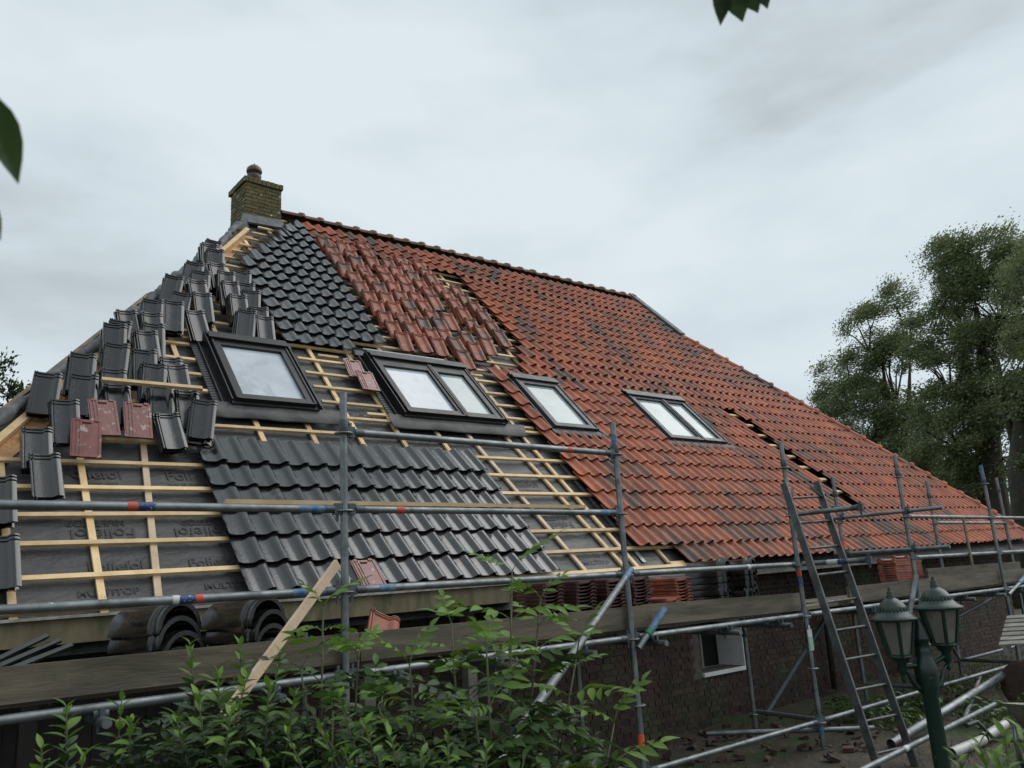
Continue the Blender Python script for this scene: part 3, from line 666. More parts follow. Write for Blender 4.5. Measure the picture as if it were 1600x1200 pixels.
# deck boards, five side by side in butted lengths, and toe boards
brd = {}
def deckboards(x0, x1, z=1.300):
    for j in range(4):
        y = SY+.145+j*.225; xa = x0
        while xa < x1-.01:
            xb = min(x1, xa+random.uniform(2.6, 3.6))
            mb = MB(); dz = random.uniform(0, .006); mb.box((xa+.004, y, z+dz), (xb-.004, y+.216, z+.036+dz)); part('deck_board', mb, 'plank', sc); xa = xb
deckboards(-2.4, 7.75); deckboards(8.62, 15.4)
def toe(x0, x1, z0, z1, y=SY+.055):
    mb = MB(); mb.bar((x0, y, z0), (x1, y, z1), .034, .172, (0, 0, 1)); part('toe_board', mb, 'plank', sc)
toe(-2.2, 2.60, 1.415, 1.420); toe(2.605, 5.35, 1.420, 1.420, SY+.05); toe(5.30, 7.75, 1.425, 1.395, SY+.095); toe(8.64, 13.9, 1.41, 1.43)
mb = MB(); mb.box((10.9, SY+.16, 1.50), (14.1, SY+.195, 1.62)); part('toe_board', mb, 'plank', sc)
mb = MB(); mb.box((7.76, 4.8, 1.30), (8.61, 5.05, 1.335)); part('deck_board', mb, 'plank', sc)
mb = MB(); mb.box((11.78, SY-.05, 1.62), (11.83, SY-.03, 2.25)); part('lath', mb, 'plank', sc)
# braces
q0 = Vector((5.02, 4.555, 1.80)); q1 = Vector((2.27, 2.90, 1.03)); dq = (q1-q0).normalized(); q1 = q0+dq*((q0.z-.02)/-dq.z)
o = tubep(q0, q1, 'brace'); mb = MB(); mb.tube(q0, q0+dq*.26, TR+.0013, n=14); part('paint_mark', mb, 'bluezinc', o)
q0 = Vector((5.42, 4.585, 1.462)); dq = (Vector((5.06, 4.585, 1.19))-q0).normalized()
o = tubep(q0, q0+dq*.46, 'stub_tube'); mb = MB(); mb.tube(q0-dq*.005, q0+dq*.24, .031, n=14); part('paint_mark', mb, 'bluezinc', o); mb = MB(); mb.tube(q0+dq*.242, q0+dq*.30, .033, n=14); part('paint_mark', mb, 'greenzinc', o)
tubep((5.18, 5.40, 1.20), (4.2, 5.42, .30), 'brace', 'cast_and_shaded')  # darker steel colour paints shade onto the tube behind the stub
o = tubep((13.7, 4.60, 1.42), (12.80, 4.58, 1.19), 'brace'); mb = MB(); mb.tube((13.72, 4.60, 1.425), (13.32, 4.595, 1.322), .034, n=14); part('paint_mark', mb, 'bluezinc', o)
tubep((12.80, 4.70, 1.19), (10.9, 5.2, .70), 'brace', 'cast_and_shaded'); tubep((9.55, 4.50, 1.12), (9.82, 4.46, 1.56), 'brace', 'zinc', .032)  # first brace coloured darker to paint the shade it lies in
tubep((7.75, IY, .28), (7.64, SY+.02, .275), 'base_transom'); tubep((10.09, IY, .28), (10.186, SY, .275), 'base_transom'); tubep((12.9, IY, .28), (12.876, SY, .275), 'base_transom')
tubep((12.9, IY, .3), (12.2, IY+.02, 1.2), 'brace'); tubep((9.1, 5.3, 1.1), (8.0, 5.5, .2), 'brace', 'cast_and_shaded')

# ------------------------------------------------------------------ ladder
ld = thing('ladder', 'aluminium ladder leaning on the scaffold beside the lamp', 'ladder', (7.3, 3.9, 0))
lt0, lt1 = Vector((7.26, 4.46, 2.565)), Vector((7.86, 4.44, 2.60)); lb0, lb1 = Vector((7.06, 3.80, .0)), Vector((7.60, 3.75, -.02))
lt0 = Vector((7.30, 4.47, 2.565)); lt1 = Vector((7.90, 4.455, 2.60))
for p, q in ((lt0, lb0), (lt1, lb1)):
    mb = MB(); mb.bar(p, q, .028, .068, (0, 1, .3)); part('stile', mb, 'alu', ld)
for i in range(10):
    t = (i+.62)/10.2; mb = MB(); mb.tube(lt0.lerp(lb0, t), lt1.lerp(lb1, t), .014, n=8); part('rung', mb, 'alu', ld)
mb = MB(); mb.bar(lt0.lerp(lb0, .062)+Vector((.02, -.02, 0)), lt0.lerp(lt1, .22).lerp(lb0.lerp(lb1, .22), .02), .02, .02); mb.bar(lt1.lerp(lb1, .062)-Vector((.02, .02, 0)), lt0.lerp(lt1, .75).lerp(lb0.lerp(lb1, .75), .02), .02, .02); part('corner_brace', mb, 'alu', ld)

# ------------------------------------------------------------------ loose tiles
def loose_mesh(name, m):
    b_ = MB(); xs = [(-.014, .014), (-.013, .024), (-.004, .024), (-.003, .014), (.006, .013), (.008, .024), (.016, .024), (.019, .010), (.06, .009), (.128, .009), (.140, .012), (.155, .030), (.172, .036), (.196, .034), (.214, .022)]
    ysr = [(0, 0), (.352, 0), (.355, .010), (.366, .010), (.369, 0), (.382, 0), (.385, .010), (.397, .010), (.400, -.002)]
    n_ = len(xs)
    top = [(x, y, z+rz) for y, rz in ysr for x, z in xs]
    for j in range(len(ysr)-1):
        st = top[j*n_:(j+2)*n_]
        b_.add([p for q in (0, n_) for p in st[q:q+8]], [(i, i+1, 8+i+1, 8+i) for i in range(7)])
        m8 = n_-7; b_.add([p for q in (0, n_) for p in st[q+7:q+n_]], [(i, i+1, m8+i+1, m8+i) for i in range(m8-1)], True)
    lo = [(xs[0][0], .0), (.02, -.002), (.105, -.004), (.152, .016), (.194, .022), (xs[-1][0], .010)]
    m_ = len(lo); bot = [(x, y, z) for y in (0, .40) for x, z in lo]
    b_.add(bot, [(i, m_+i, m_+i+1, i+1) for i in range(m_-1)])
    # closing skirts
    def at(x):
        for (xa, za), (xb, zb) in zip(lo, lo[1:]):
            if xa <= x <= xb+1e-9: return za+(zb-za)*(x-xa)/(xb-xa)
        return lo[-1][1]
    for y, base in ((0, 0), (.40, (len(ysr)-1)*n_)):
        t_ = top[base:base+n_]; b_.add(t_+[(x, y, at(x)) for x, _, _ in t_], [(i, n_+i, n_+i+1, i+1) if y == 0 else (i, i+1, n_+i+1, n_+i) for i in range(n_-1)])
    for ix in (0, n_-1):
        t_ = [top[j*n_+ix] for j in range(len(ysr))]; zb = lo[0][1] if ix == 0 else lo[-1][1]
        b_.add(t_+[(x, y, zb) for x, y, _ in t_], [(i, i+1, len(t_)+i+1, len(t_)+i) for i in range(len(t_)-1)])
    return b_.mesh(name, m)
lb_me = loose_mesh('loose_black_tile', 'black'); lr_me = loose_mesh('loose_red_tile', 'redloose'); lw_me = loose_mesh('loose_glazed_tile', 'redwet'); lbr_me = loose_mesh('loose_brown_tile', 'brown')
def loose(me, M, label, group, name=None):
    name = name or {'loose_black_tile': 'black_tile', 'loose_brown_tile': 'brown_tile'}.get(me.name, 'red_tile')
    return tag(put(name, me, None, M), label, 'tile', group)
# (u, v of the top-left corner of the top tile, turn in degrees, tiles in the stack)
STK = [(-1.2, 2.49, -20, 3), (-.9, 2.82, -13, 4), (-.93, 2.44, -14, 4), (-.56, 3.41, -11, 4), (-.59, 3.06, -15, 4), (-.68, 2.65, 0, 3), (-.46, 3.62, -22, 2), (-.39, 3.82, 21, 2),
       (-.09, 4.11, -16, 3), (-.15, 3.81, 4, 3), (-.18, 3.54, -9, 4), (-.29, 3.37, 6, 4), (-.36, 3.01, -11, 4), (-.31, 2.77, -9, 4), (-.11, 2.95, 12, 3), (-.09, 2.80, 8, 3),
       (.28, 4.81, -30, 3), (.32, 4.47, -36, 2), (.12, 4.11, -8, 4), (.35, 4.06, 16, 2), (.61, 5.28, -27, 3), (.64, 5.06, -22, 3), (.51, 4.74, 6, 4), (.50, 4.43, 5, 4),
       (.91, 5.89, -4, 4), (1.05, 6.15, -36, 2), (.96, 5.72, -18, 4), (.86, 5.29, 5, 4), (1.23, 5.38, -25, 2), (.96, 5.14, -9, 4), (.92, 4.84, 2, 4), (1.16, 4.95, -18, 3),
       (1.17, 4.76, -20, 3), (.93, 4.52, 0, 4), (1.15, 4.35, -12, 3), (.98, 4.22, -26, 3), (1.16, 4.12, -3, 3), (-.69, 2.37, 4, 3), (-.30, 2.45, -12, 3), (-.08, 2.38, 0, 3),
       (-1.13, 2.09, 8, 3), (-1.34, 1.78, 2, 3), (-1.30, 1.48, 5, 2), (-.30, 2.08, 6, 3), (.04, 2.21, -25, 4), (-1.62, 1.18, 3, 3), (-1.64, .56, 0, 3)]
SPEC = {7: 'black roof tile turned askew across the stacks next to the hip', 17: 'black roof tile lying crooked among the stacks near the hip', 42: 'black roof tile just left of the lowest upturned red tile', 44: 'black roof tile in the fanned leaning pile above the lower black field',
        45: 'black roof tile at the left edge above the middle guard rail', 46: 'black roof tile at the left edge below the middle guard rail'}
def place_stack(me, u, v, ang, n, tilt, label_top, label_low, group, L_=.40, base=.012, pitch_=.028, roll_=0.):
    for i in range(n):
        j = random.uniform
        w_top = base + i*pitch_
        M = RM @ T(u, v, w_top+L_*math.sin(R(tilt))) @ Matrix.Rotation(R(ang+j(-2.5, 2.5)), 4, 'Z') @ Matrix.Rotation(R(tilt+j(-1, 1)), 4, 'X') @ Matrix.Rotation(R(roll_), 4, 'Y') @ T(j(-.010, .010)-(n-1-i)*.006, -L_+j(-.012, .012), 0) @ Matrix.Diagonal((.93, 1, 1, 1))
        loose(me, M, label_top[i] if isinstance(label_top, list) else label_top, group)
nord = ['topmost', 'second', 'third', 'fourth', 'fifth']
for i, (u_, v_, a_, n_) in enumerate(STK):
    reg = 'near the chimney' if v_ > 4.6 else ('level with the left roof window' if v_ > 3.3 else 'below the left roof window')
    lt = SPEC.get(i)
    place_stack(lb_me, u_, v_-.05, a_*.45, n_, 25 if i not in (41, 42, 45, 46, 43) else 13, [lt or '%s black tile of a loose stack by the hip %s' % (nord[n_-1-q], reg) for q in range(n_)], None, 'loose black tiles '+reg if not lt else lt[:44], roll_=(-4 if a_ < -10 else 0))
# loose red columns
RC = [(3.14, 7.42, 3.28, 4.5, 2), (3.50, 7.42, 3.56, 4.52, 3), (3.90, 7.62, 3.88, 4.50, 2), (4.22, 7.40, 4.16, 4.24, 3), (4.56, 7.38, 4.52, 4.52, 2), (4.90, 7.34, 4.93, 4.80, 3), (5.32, 6.55, 5.36, 5.10, 3)]
cname = ['first', 'second', 'third', 'fourth', 'fifth', 'sixth', 'seventh']
for ci, (ua, va, ub, vb_, n_) in enumerate(RC):
    nr = int(round((va-vb_)/.295))
    for q in range(nr+1):
        t_ = q/nr; uu = ua+(ub-ua)*t_+random.uniform(-.03, .03); vv = va+(vb_-va)*t_+random.uniform(-.02, .02)
        if random.random() < .05 and ci > 2: continue
        rowname = ['top', 'second', 'third', 'fourth', 'fifth', 'sixth', 'seventh', 'eighth', 'ninth', 'tenth', 'eleventh', 'twelfth', 'thirteenth'][q]
        nn_ = 2 if random.random() < .75 else n_
        lab = ['%s loose red tile in the %s row down of the %s column' % ({0: 'uppermost', 1: 'second', 2: 'third'}[nn_-1-h], rowname, cname[ci]) for h in range(nn_)]
        place_stack(lr_me, uu, vv, random.uniform(-7, 5), nn_, 9, lab, None, 'loose red tiles, %s column' % cname[ci], pitch_=.026)
# tiles lying on their faces
def flipped(u, v, ang, label, w=.06, me=lw_me):
    M = RM @ T(u+.22, v, w+.03) @ Matrix.Rotation(R(ang), 4, 'Z') @ Matrix.Rotation(R(5), 4, 'X') @ Matrix.Rotation(math.pi, 4, 'Y') @ T(0, -.40, 0)
    return loose(me, M, label, None)
# underside: ribbed back of the tile
def back_mesh():
    b_ = MB(); b_.box((0, 0, 0), (.225, .36, .014))
    for x in (.012, .040, .066): b_.box((x, .004, .014), (x+.013, .356, .020))
    b_.box((.085, .325, .014), (.15, .345, .026)); b_.box((.17, .345, .010), (.205, .368, .022)); b_.box((.03, .345, .010), (.06, .368, .022)); b_.box((.0, -.012, .0), (.225, .002, .024)); b_.box((.205, .0, .014), (.225, .35, .019))
    return b_.mesh('upturned_tile', 'redwet')
bk_me = back_mesh()
for (u_, v_, a_, lab, w_) in [(-.85, 2.12, 3, 'upturned wet red tile left of the two side by side on the battens', .20), (-.565, 2.12, -2, 'upturned wet red tile right of the two side by side on the battens', .20), (-1.0, 1.83, -4, 'upturned wet red tile lowest of the three among black tiles', .20),
                              (2.20, 3.66, -6, 'upper of two upturned red tiles beside the double roof window', .04), (2.235, 3.36, -4, 'lower of two upturned red tiles beside the double roof window', .07)]:
    tag(put('red_tile', bk_me, None, RM @ T(u_, v_, w_) @ Matrix.Rotation(R(a_), 4, 'Z') @ Matrix.Rotation(R(18 if w_ > .12 else 4), 4, 'X') @ T(0, -.36, 0)), lab, 'tile')
tag(put('red_tile', bk_me, None, RM @ T(.95, .20, .075) @ Matrix.Rotation(R(1), 4, 'Z') @ T(0, -.36, 0)), 'upturned red tile resting on the lowest row of the black field behind the standard', 'tile')
mb = MB(); mb.bar(rw(-.74, 2.27, .325), rw(.12, 2.27, .325), .045, .03, Nn); tag(put('loose_batten', mb.mesh('loose_batten', 'wood')), 'pine batten lying loose across the black tile stacks', 'batten')

# stacks standing on the scaffold deck
DZ = 1.346
def deck_stack(me, x, y, n, rz, label, group, dz=.028):
    for i in range(n):
        j = random.uniform
        M = T(x+j(-.008, .008), y+j(-.008, .008), DZ+i*dz) @ Matrix.Rotation(R(rz+j(-2, 2)), 4, 'Z') @ T(-.1, -.2, 0)
        ordn = ['lowest', 'second lowest', 'third lowest', 'fourth lowest', 'fifth lowest', 'sixth lowest', 'seventh lowest', 'eighth lowest', 'ninth lowest', 'tenth lowest', 'eleventh lowest', 'twelfth lowest', 'thirteenth lowest', 'fourteenth lowest', 'fifteenth lowest']
        o_ = 'topmost' if i == n-1 else ordn[i]
        loose(me, M, (o_+' '+label) if n > 1 else label, group)
for i, (x, n) in enumerate([(4.45, 14), (4.82, 14), (5.17, 14), (5.50, 14)]):
    lab = 'dark brown tile of the %s brown stack from the left on the deck' % cname[i]; deck_stack(lbr_me, x, 5.08, n, 0, lab, 'dark brown tiles on the deck, %s stack' % cname[i])
deck_stack(lr_me, 5.78, 4.98, 7, 0, 'red tile of the low stack before the taller red stack on deck', 'low red stack on the deck')
deck_stack(lr_me, 6.10, 5.10, 13, 0, 'red tile of the tall stack beside the black ridge tiles', 'tall red stack on the deck')
deck_stack(lr_me, 6.42, 4.98, 2, 25, 'red tile of the flat pair beside the black ridge tiles', 'pair of red tiles on the deck')
deck_stack(lr_me, 7.62, 5.1, 1, 30, 'single red tile lying on the deck right of the black ridge tiles', None)
deck_stack(lr_me, 10.55, 5.05, 15, 90, 'red tile of the left stack on the right-hand deck', 'left red stack on the right-hand deck')
deck_stack(lr_me, 11.05, 5.12, 15, 90, 'red tile of the right stack on the right-hand deck', 'right red stack on the right-hand deck', .030)
# leaning and broken red tiles on the left deck
M = T(2.84, 5.0, DZ+.10) @ Matrix.Rotation(R(-35), 4, 'Z') @ Matrix.Rotation(R(25), 4, 'X') @ Matrix.Rotation(R(30), 4, 'Y'); loose(lr_me, M, 'wet red tile propped at a slant on the deck behind the shrub', None)
for i, (x, y, a_) in enumerate([(3.25, 5.0, 80), (3.32, 5.1, 60), (3.20, 5.12, 100)]):
    loose(lr_me, T(x, y, DZ+.02+i*.03) @ Matrix.Rotation(R(a_), 4, 'Z') @ T(-.1, -.2, 0), 'red tile in the small heap beside the slanting red tile', 'heap of red tiles on the left deck')
# half-round black ridge tiles, nested
def arch_mesh(name, m, R0=.135, Lc=.40):
    b_ = MB(); n_ = 13; prof = [(0, 1.0), (.30, 1.0), (.31, 1.10), (.345, 1.12), (.36, 1.02), (.372, 1.10), (.40, 1.09)]; vs = []; vi = []
    for x, s_ in prof:
        for i in range(n_):
            t = R(-4)+R(188)*i/(n_-1); vs.append((x, R0*s_*math.cos(t), R0*s_*math.sin(t)))
    for x in (0, .40):
        for i in range(n_):
            t = R(-4)+R(188)*i/(n_-1); vi.append((x, (R0-.014)*math.cos(t), (R0-.014)*math.sin(t)))
    b_.add(vs, [(j*n_+i, (j+1)*n_+i, (j+1)*n_+i+1, j*n_+i+1) for j in range(len(prof)-1) for i in range(n_-1)], True)
    b_.add(vi, [(i, i+1, n_+i+1, n_+i) for i in range(n_-1)], True)
    b_.add(vs[:n_]+vi[:n_], [(i, i+1, n_+i+1, n_+i) for i in range(n_-1)]); b_.add(vs[-n_:]+vi[-n_:], [(i, n_+i, n_+i+1, i+1) for i in range(n_-1)])
    return b_.mesh(name, m)
ar_me = arch_mesh('ridge_tile', 'ridgeblack', .150)
for (x, y, n, rz, lab, g_, sp) in [(1.40, 5.28, 4, -66, 'black ridge tile of the leftmost nested pair of stacks on the deck', 'left stack of black ridge tiles on left deck', .084),
                            (1.95, 5.30, 4, -66, 'black ridge tile of the nested stack nearest the leaning pine board', 'right stack of black ridge tiles on left deck', .084),
                            (6.78, 5.36, 7, -66, 'black ridge tile of the stack beside the tall red tile stack', 'left stack of black ridge tiles on right deck', .060), (7.24, 5.38, 7, -66, 'black ridge tile of the stack nearest the ladder', 'right stack of black ridge tiles on right deck', .060)]:
    for i in range(n):
        M = T(x, y, DZ-.01+i*sp) @ Matrix.Rotation(R(rz+random.uniform(-3, 3)), 4, 'Z') @ Matrix.Rotation(R(-2), 4, 'Y') @ T(random.uniform(-.008, .008)+(.022*(n-1-i) if n < 5 else 0), 0, 0)
        tag(put('ridge_tile', ar_me, None, M), ('topmost' if i == n-1 else ['lowest', 'second lowest', 'third lowest', 'fourth lowest', 'fifth lowest', 'sixth lowest'][i])+' '+lab, 'ridge tile', g_)
# dark pieces at the far left of the deck
for i in range(6):
    M = T(.30, 5.30, DZ+i*.045) @ Matrix.Rotation(R(-40), 4, 'Z'); tag(put('ridge_tile', ar_me, None, M), 'black tile stacked at the left edge of the deck', 'ridge tile', 'black stack at the left edge of the deck')
for i in range(3):
    mb = MB(); p0 = Vector((.70, 5.02+.06*i, DZ+.10+.03*i)); p1 = Vector((1.06-.05*i, 5.05+.05*i, DZ+.22+.028*i)); mb.bar(p0, p1, .04, .012, (0, -.4, 1)); tag(put('profile_strip', mb.mesh('profile_strip', 'ridgeblack')), 'black strip in the slanting bundle at the left end of the deck', 'strip', 'bundle of black strips on deck')

# loose boards
mb = MB(); mb.bar((1.72, SY+.010, KZ(2)+.012+TR+.012), (4.62, SY-.008, KZ(2)+.012+TR+.018), .03, .026, (0, 0, 1)); tag(put('loose_batten', mb.mesh('loose_batten', 'wood')), 'long pine batten lying along the middle guard rail', 'batten')
mb = MB(); mb.bar((2.385, 4.55, 1.93), (1.56, 4.18, 1.18), .022, .058, (-.6, -.3, 1)); tag(put('pine_board', mb.mesh('pine_board', 'woodpale')), 'pale pine board leaning diagonally against the left scaffold standard', 'board')

# ------------------------------------------------------------------ lamp
lx, ly = 5.52, 2.55
lamp = thing('garden_lamp', 'dark green cast iron lamp post with two lanterns', 'lamp post', (lx, ly, 0))
mb = MB(); mb.lathe((lx, ly, 0), [(.12, 0), (.12, .1), (.07, .15), (.052, .3), (.047, .90), (.060, .93), (.064, .97), (.072, 1.03), (.068, 1.08), (.058, 1.12), (.048, 1.15), (.052, 1.165), (.046, 1.18), (.043, 1.225), (.056, 1.235), (.057, 1.25), (.046, 1.28), (.039, 1.32), (.028, 1.335), (.03, 1.345), (.018, 1.355), (.022, 1.37), (.004, 1.39)], 20)
part('post', mb, 'green', lamp)
axd = Vector((math.cos(yaw), -math.sin(yaw), 0)); fwd = Vector((math.sin(yaw), math.cos(yaw), 0)); axd = (axd+fwd*.18).normalized()
for s_, zb in ((-.165, 1.15), (.165, 1.20)):
    d_ = 1 if s_ > 0 else -1
    arm = MB(); base = Vector((lx, ly, 0)); e_ = base+axd*s_
    arm.tube(base+axd*d_*.05+Vector((0, 0, 1.085)), Vector((e_.x, e_.y, zb-.065)), .017, n=12)
    arm.path([base+axd*d_*q+Vector((0, 0, z)) for q, z in ((.045, .93), (.08, .955), (.105, .99), (.125, 1.04), (.15, 1.075))], [.022, .021, .018, .014, .010], 8)
    arm.path([base+axd*d_*q+Vector((0, 0, z)) for q, z in ((.05, 1.13), (.072, 1.10), (.066, 1.06), (.05, 1.05))], [.010, .012, .012, .008], 8)
    arm.lathe((e_.x, e_.y, zb-.165), [(.003, 0), (.012, .012), (.017, .03), (.011, .045), (.024, .06), (.032, .08), (.028, .115), (.046, .13), (.055, .152)], 14)
    part('arm', arm, 'green', lamp)
    c_ = Vector((e_.x, e_.y, zb)); ln = MB(); r0, r1, h_, ph = .072, .120, .225, .62
    P_ = lambda rr, z, k: c_+Vector((rr*math.cos(ph+k*math.pi/3), rr*math.sin(ph+k*math.pi/3), z))
    for k in range(6):
        ln.bar(P_(r0, 0, k), P_(r1, h_, k), .017, .014, (0.1, 0.2, 1)); ln.bar(P_(r0, .004, k), P_(r0, .004, k+1), .018, .018); ln.bar(P_(r1, h_, k), P_(r1, h_, k+1), .014, .020)
    cage = part('lantern', ln, 'green', lamp)
    for k in range(6):
        g = MB(); q = [P_(r0*.97, .008, k), P_(r0*.97, .008, k+1), P_(r1*.97, h_-.006, k+1), P_(r1*.97, h_-.006, k)]; cc = sum(q, Vector())/4; inn = (Vector((c_.x, c_.y, cc.z))-cc).normalized()*.003
        g.add(q+[p+inn for p in q], [(0, 1, 2, 3), (7, 6, 5, 4), (0, 4, 5, 1), (1, 5, 6, 2), (2, 6, 7, 3), (3, 7, 4, 0)]); put('glass_panel', g.mesh('glass_panel', 'lampglass'), cage)
    g = MB(); n6 = 24
    g.lathe((c_.x, c_.y, c_.z+h_), [(.146, -.004), (.153, .0), (.150, .010), (.122, .026), (.098, .052), (.090, .062), (.094, .070), (.085, .084), (.064, .112), (.040, .130), (.022, .137), (.027, .146), (.016, .156), (.021, .170), (.009, .180), (.012, .192), (.003, .208)], 24); put('lantern_roof', g.mesh('lantern_roof', 'green'), cage)
    g = MB()
    for k in range(24): a_ = 2*math.pi*k/24; g.tube(c_+Vector((.094*math.cos(a_), .094*math.sin(a_), h_+.058)), c_+Vector((.094*math.cos(a_), .094*math.sin(a_), h_+.074)), .009, .004, 6)
    put('roof_scallop', g.mesh('roof_scallop', 'green'), cage)
    g = MB(); g.lathe((c_.x, c_.y, c_.z-.014), [(.03, 0), (.074, .004), (.078, .016), (.05, .020)], 18); put('lantern_base', g.mesh('lantern_base', 'green'), cage)
    g = MB(); g.lathe((c_.x, c_.y, c_.z+.02), [(.024, 0), (.026, .05), (.018, .06), (.030, .10), (.030, .15), (.012, .17)], 14); put('bulb', g.mesh('bulb', 'whitetag'), cage)

# ------------------------------------------------------------------ things on the ground to the right
wb = thing('wheelbarrow', 'cement-stained wheelbarrow at the right edge behind the lamp', 'wheelbarrow', (8.3, 2.95, 0))
mb = MB(); vs = []
for j, (hw, hl, z) in enumerate([(.20, .30, .30), (.34, .52, .60), (.36, .54, .615), (.335, .51, .60), (.19, .28, .315)]):
    for k in range(16):
        t = 2*math.pi*k/16; cx_, sx_ = math.cos(t), math.sin(t); sg = lambda q: math.copysign(abs(q)**.55, q)
        vs.append(Vector((8.15+sg(cx_)*hl+.08*(z-.3), 2.95+sg(sx_)*hw, z-.09*sg(cx_)*(z > .5))))
mb.add(vs, [(j*16+k, j*16+(k+1) % 16, (j+1)*16+(k+1) % 16, (j+1)*16+k) for j in range(4) for k in range(16)]+[tuple(range(64, 80)), tuple(range(15, -1, -1))], True)
part('tub', mb, 'mixcloth', wb)
for s_ in (-.2, .2):
    mb = MB(); mb.path([(7.05, 2.95+s_*1.5, .60), (7.22, 2.95+s_*1.5, .60), (7.45, 2.95+s_*1.4, .38), (8.0, 2.95+s_, .28), (8.85, 2.95+s_*.5, .22)], [.016]*5, 10); part('handle', mb, 'zinc', wb)
    mb = MB(); mb.tube((7.02, 2.95+s_*1.5, .60), (7.20, 2.95+s_*1.5, .60), .021, n=10); part('grip', mb, 'rubber', wb)
    mb = MB(); mb.path([(7.75, 2.95+s_*1.15, .52), (7.70, 2.95+s_*1.15, .3), (7.78, 2.95+s_*1.15, 0.0)], [.015]*3, 8); part('leg', mb, 'zinc', wb)
mb = MB(); mb.lathe((0, 0, 0), [(.05, -.04), (.16, -.045), (.195, -.02), (.195, .02), (.16, .045), (.05, .04)], 22, Matrix.Rotation(R(90), 3, 'X')); wme = mb.mesh('wheel', 'rubber'); put('wheel', wme, wb, T(8.85, 2.95, .19))
wb.matrix_basis = T(8.3-.12, 2.95-.30, 0) @ Matrix.Diagonal((1, 1, .80, 1))
dr = thing('rusty_drum', 'rusty brown drum lying on its side beyond the wheelbarrow', 'drum', (11.2, 4.15, 0))
mb = MB(); mb.lathe((10.78, 3.86, .25), [(.20, 0), (.27, 0), (.285, .01), (.285, .03), (.27, .04), (.27, .28), (.28, .29), (.28, .31), (.27, .32), (.27, .60), (.285, .61), (.285, .65), (.27, .66)], 26, Matrix.Rotation(R(90), 3, 'Y') @ Matrix.Rotation(R(0), 3, 'X')); part('shell', mb, 'rust', dr)
mb = MB(); mb.lathe((10.785, 3.86, .25), [(.01, 0), (.20, .004), (.21, .012)], 20, Matrix.Rotation(R(90), 3, 'Y')); part('lid', mb, 'void', dr)
# weathered slatted crate leaning at the right edge
cr = thing('slatted_crate', 'weathered grey slatted crate propped up at the right edge', 'crate', (11.2, 4.0, .4))
CM = T(10.95, 3.45, .62) @ Matrix.Rotation(R(-14), 4, 'Y') @ Matrix.Rotation(R(12), 4, 'Z')
def cpart(name, lo, hi): b_ = MB(); b_.box(lo, hi); put(name, b_.mesh(name, 'greycrate'), cr, CM)
for j in range(3): cpart('rail', (0, j*.28, .0), (1.1, j*.28+.05, .10))
for i in range(7): cpart('slat', (.0+i*.165, -.02, .102), (.11+i*.165, .64, .124))
for i in range(4): cpart('block', (.12+i*.28, -.01, -.13), (.24+i*.28, .10, -.002))
cpart('bottom_slat', (.1, -.02, -.155), (1.15, .11, -.132)); cpart('brace_slat', (.16, -.035, -.45), (.27, -.012, .09)); cpart('brace_slat', (.5, -.035, -.45), (.61, -.012, .09))
def gtube(p0, p1, label, m='zinc', rr=.03, band_=None):
    t_ = thing('steel_tube' if m != 'pvc' else 'plastic_pipe', label, 'tube' if m != 'pvc' else 'pipe', tuple(p0)); mb = MB(); mb.tube(p0, p1, rr, n=16, caps=False); mb.tube(p1, p0, rr*.86, n=16, caps=False); part('pipe', mb, m, t_)
    if band_: mb = MB(); a_ = Vector(p0).lerp(Vector(p1), band_[0]); b_ = Vector(p0).lerp(Vector(p1), band_[0]+.02); mb.tube(a_, b_, rr+.0015, n=14, caps=False); part('tape_band', mb, band_[1], t_)
    return t_
gtube((7.95, 4.12, .06), (11.2, 4.10, .40), 'thick steel tube rising to the drum behind the lamp post', rr=.045)
gtube((9.0, 3.85, .16), (12.2, 4.9, .20), 'thin steel tube with red tape in front of the drum', rr=.024, band_=(.62, 'redtape'))
gtube((5.6, 3.42, .22), (9.6, 3.78, .22), 'long steel tube lying across the bottom behind the ladder foot', rr=.024, band_=(.36, 'whitetag'))
gtube((6.75, 5.35, .22), (8.1, 4.35, .16), 'steel tube on the ground beside the third standard foot', rr=.024)
gtube((7.9, 3.55, .05), (8.6, 3.55, .05), 'white plastic pipe lying nearest the lamp post foot', 'pvc', .045); gtube((8.66, 3.56, .06), (9.25, 3.58, .09), 'white plastic pipe lying below the wheelbarrow grip', 'pvc', .045)
# broken bricks
rb = []
for q in range(4):
    b_ = MB(); v_ = [Vector((x*random.uniform(.7, 1.1), y*random.uniform(.7, 1.1), z*random.uniform(.6, 1.1))) for x in (-.08, .08) for y in (-.05, .05) for z in (-.03, .035)]
    b_.add(v_, [(0, 1, 3, 2), (4, 6, 7, 5), (0, 4, 5, 1), (2, 3, 7, 6), (0, 2, 6, 4), (1, 5, 7, 3)]); rb.append(b_.mesh('rubble', 'rubble'))
for i in range(120):
    x = random.gauss(7.5, .95); y = random.uniform(4.0, 6.3)
    M = T(x, y, gh(x, y)+random.uniform(-.01, .03)) @ Euler((random.uniform(-.5, .5), random.uniform(-.5, .5), random.uniform(0, 6.3))).to_matrix().to_4x4() @ Matrix.Scale(random.uniform(.25, .75), 4)
    tag(put('broken_brick', rb[i % 4], None, M), 'broken brick in the rubble on the ground below the scaffold', 'rubble', 'rubble on the ground')

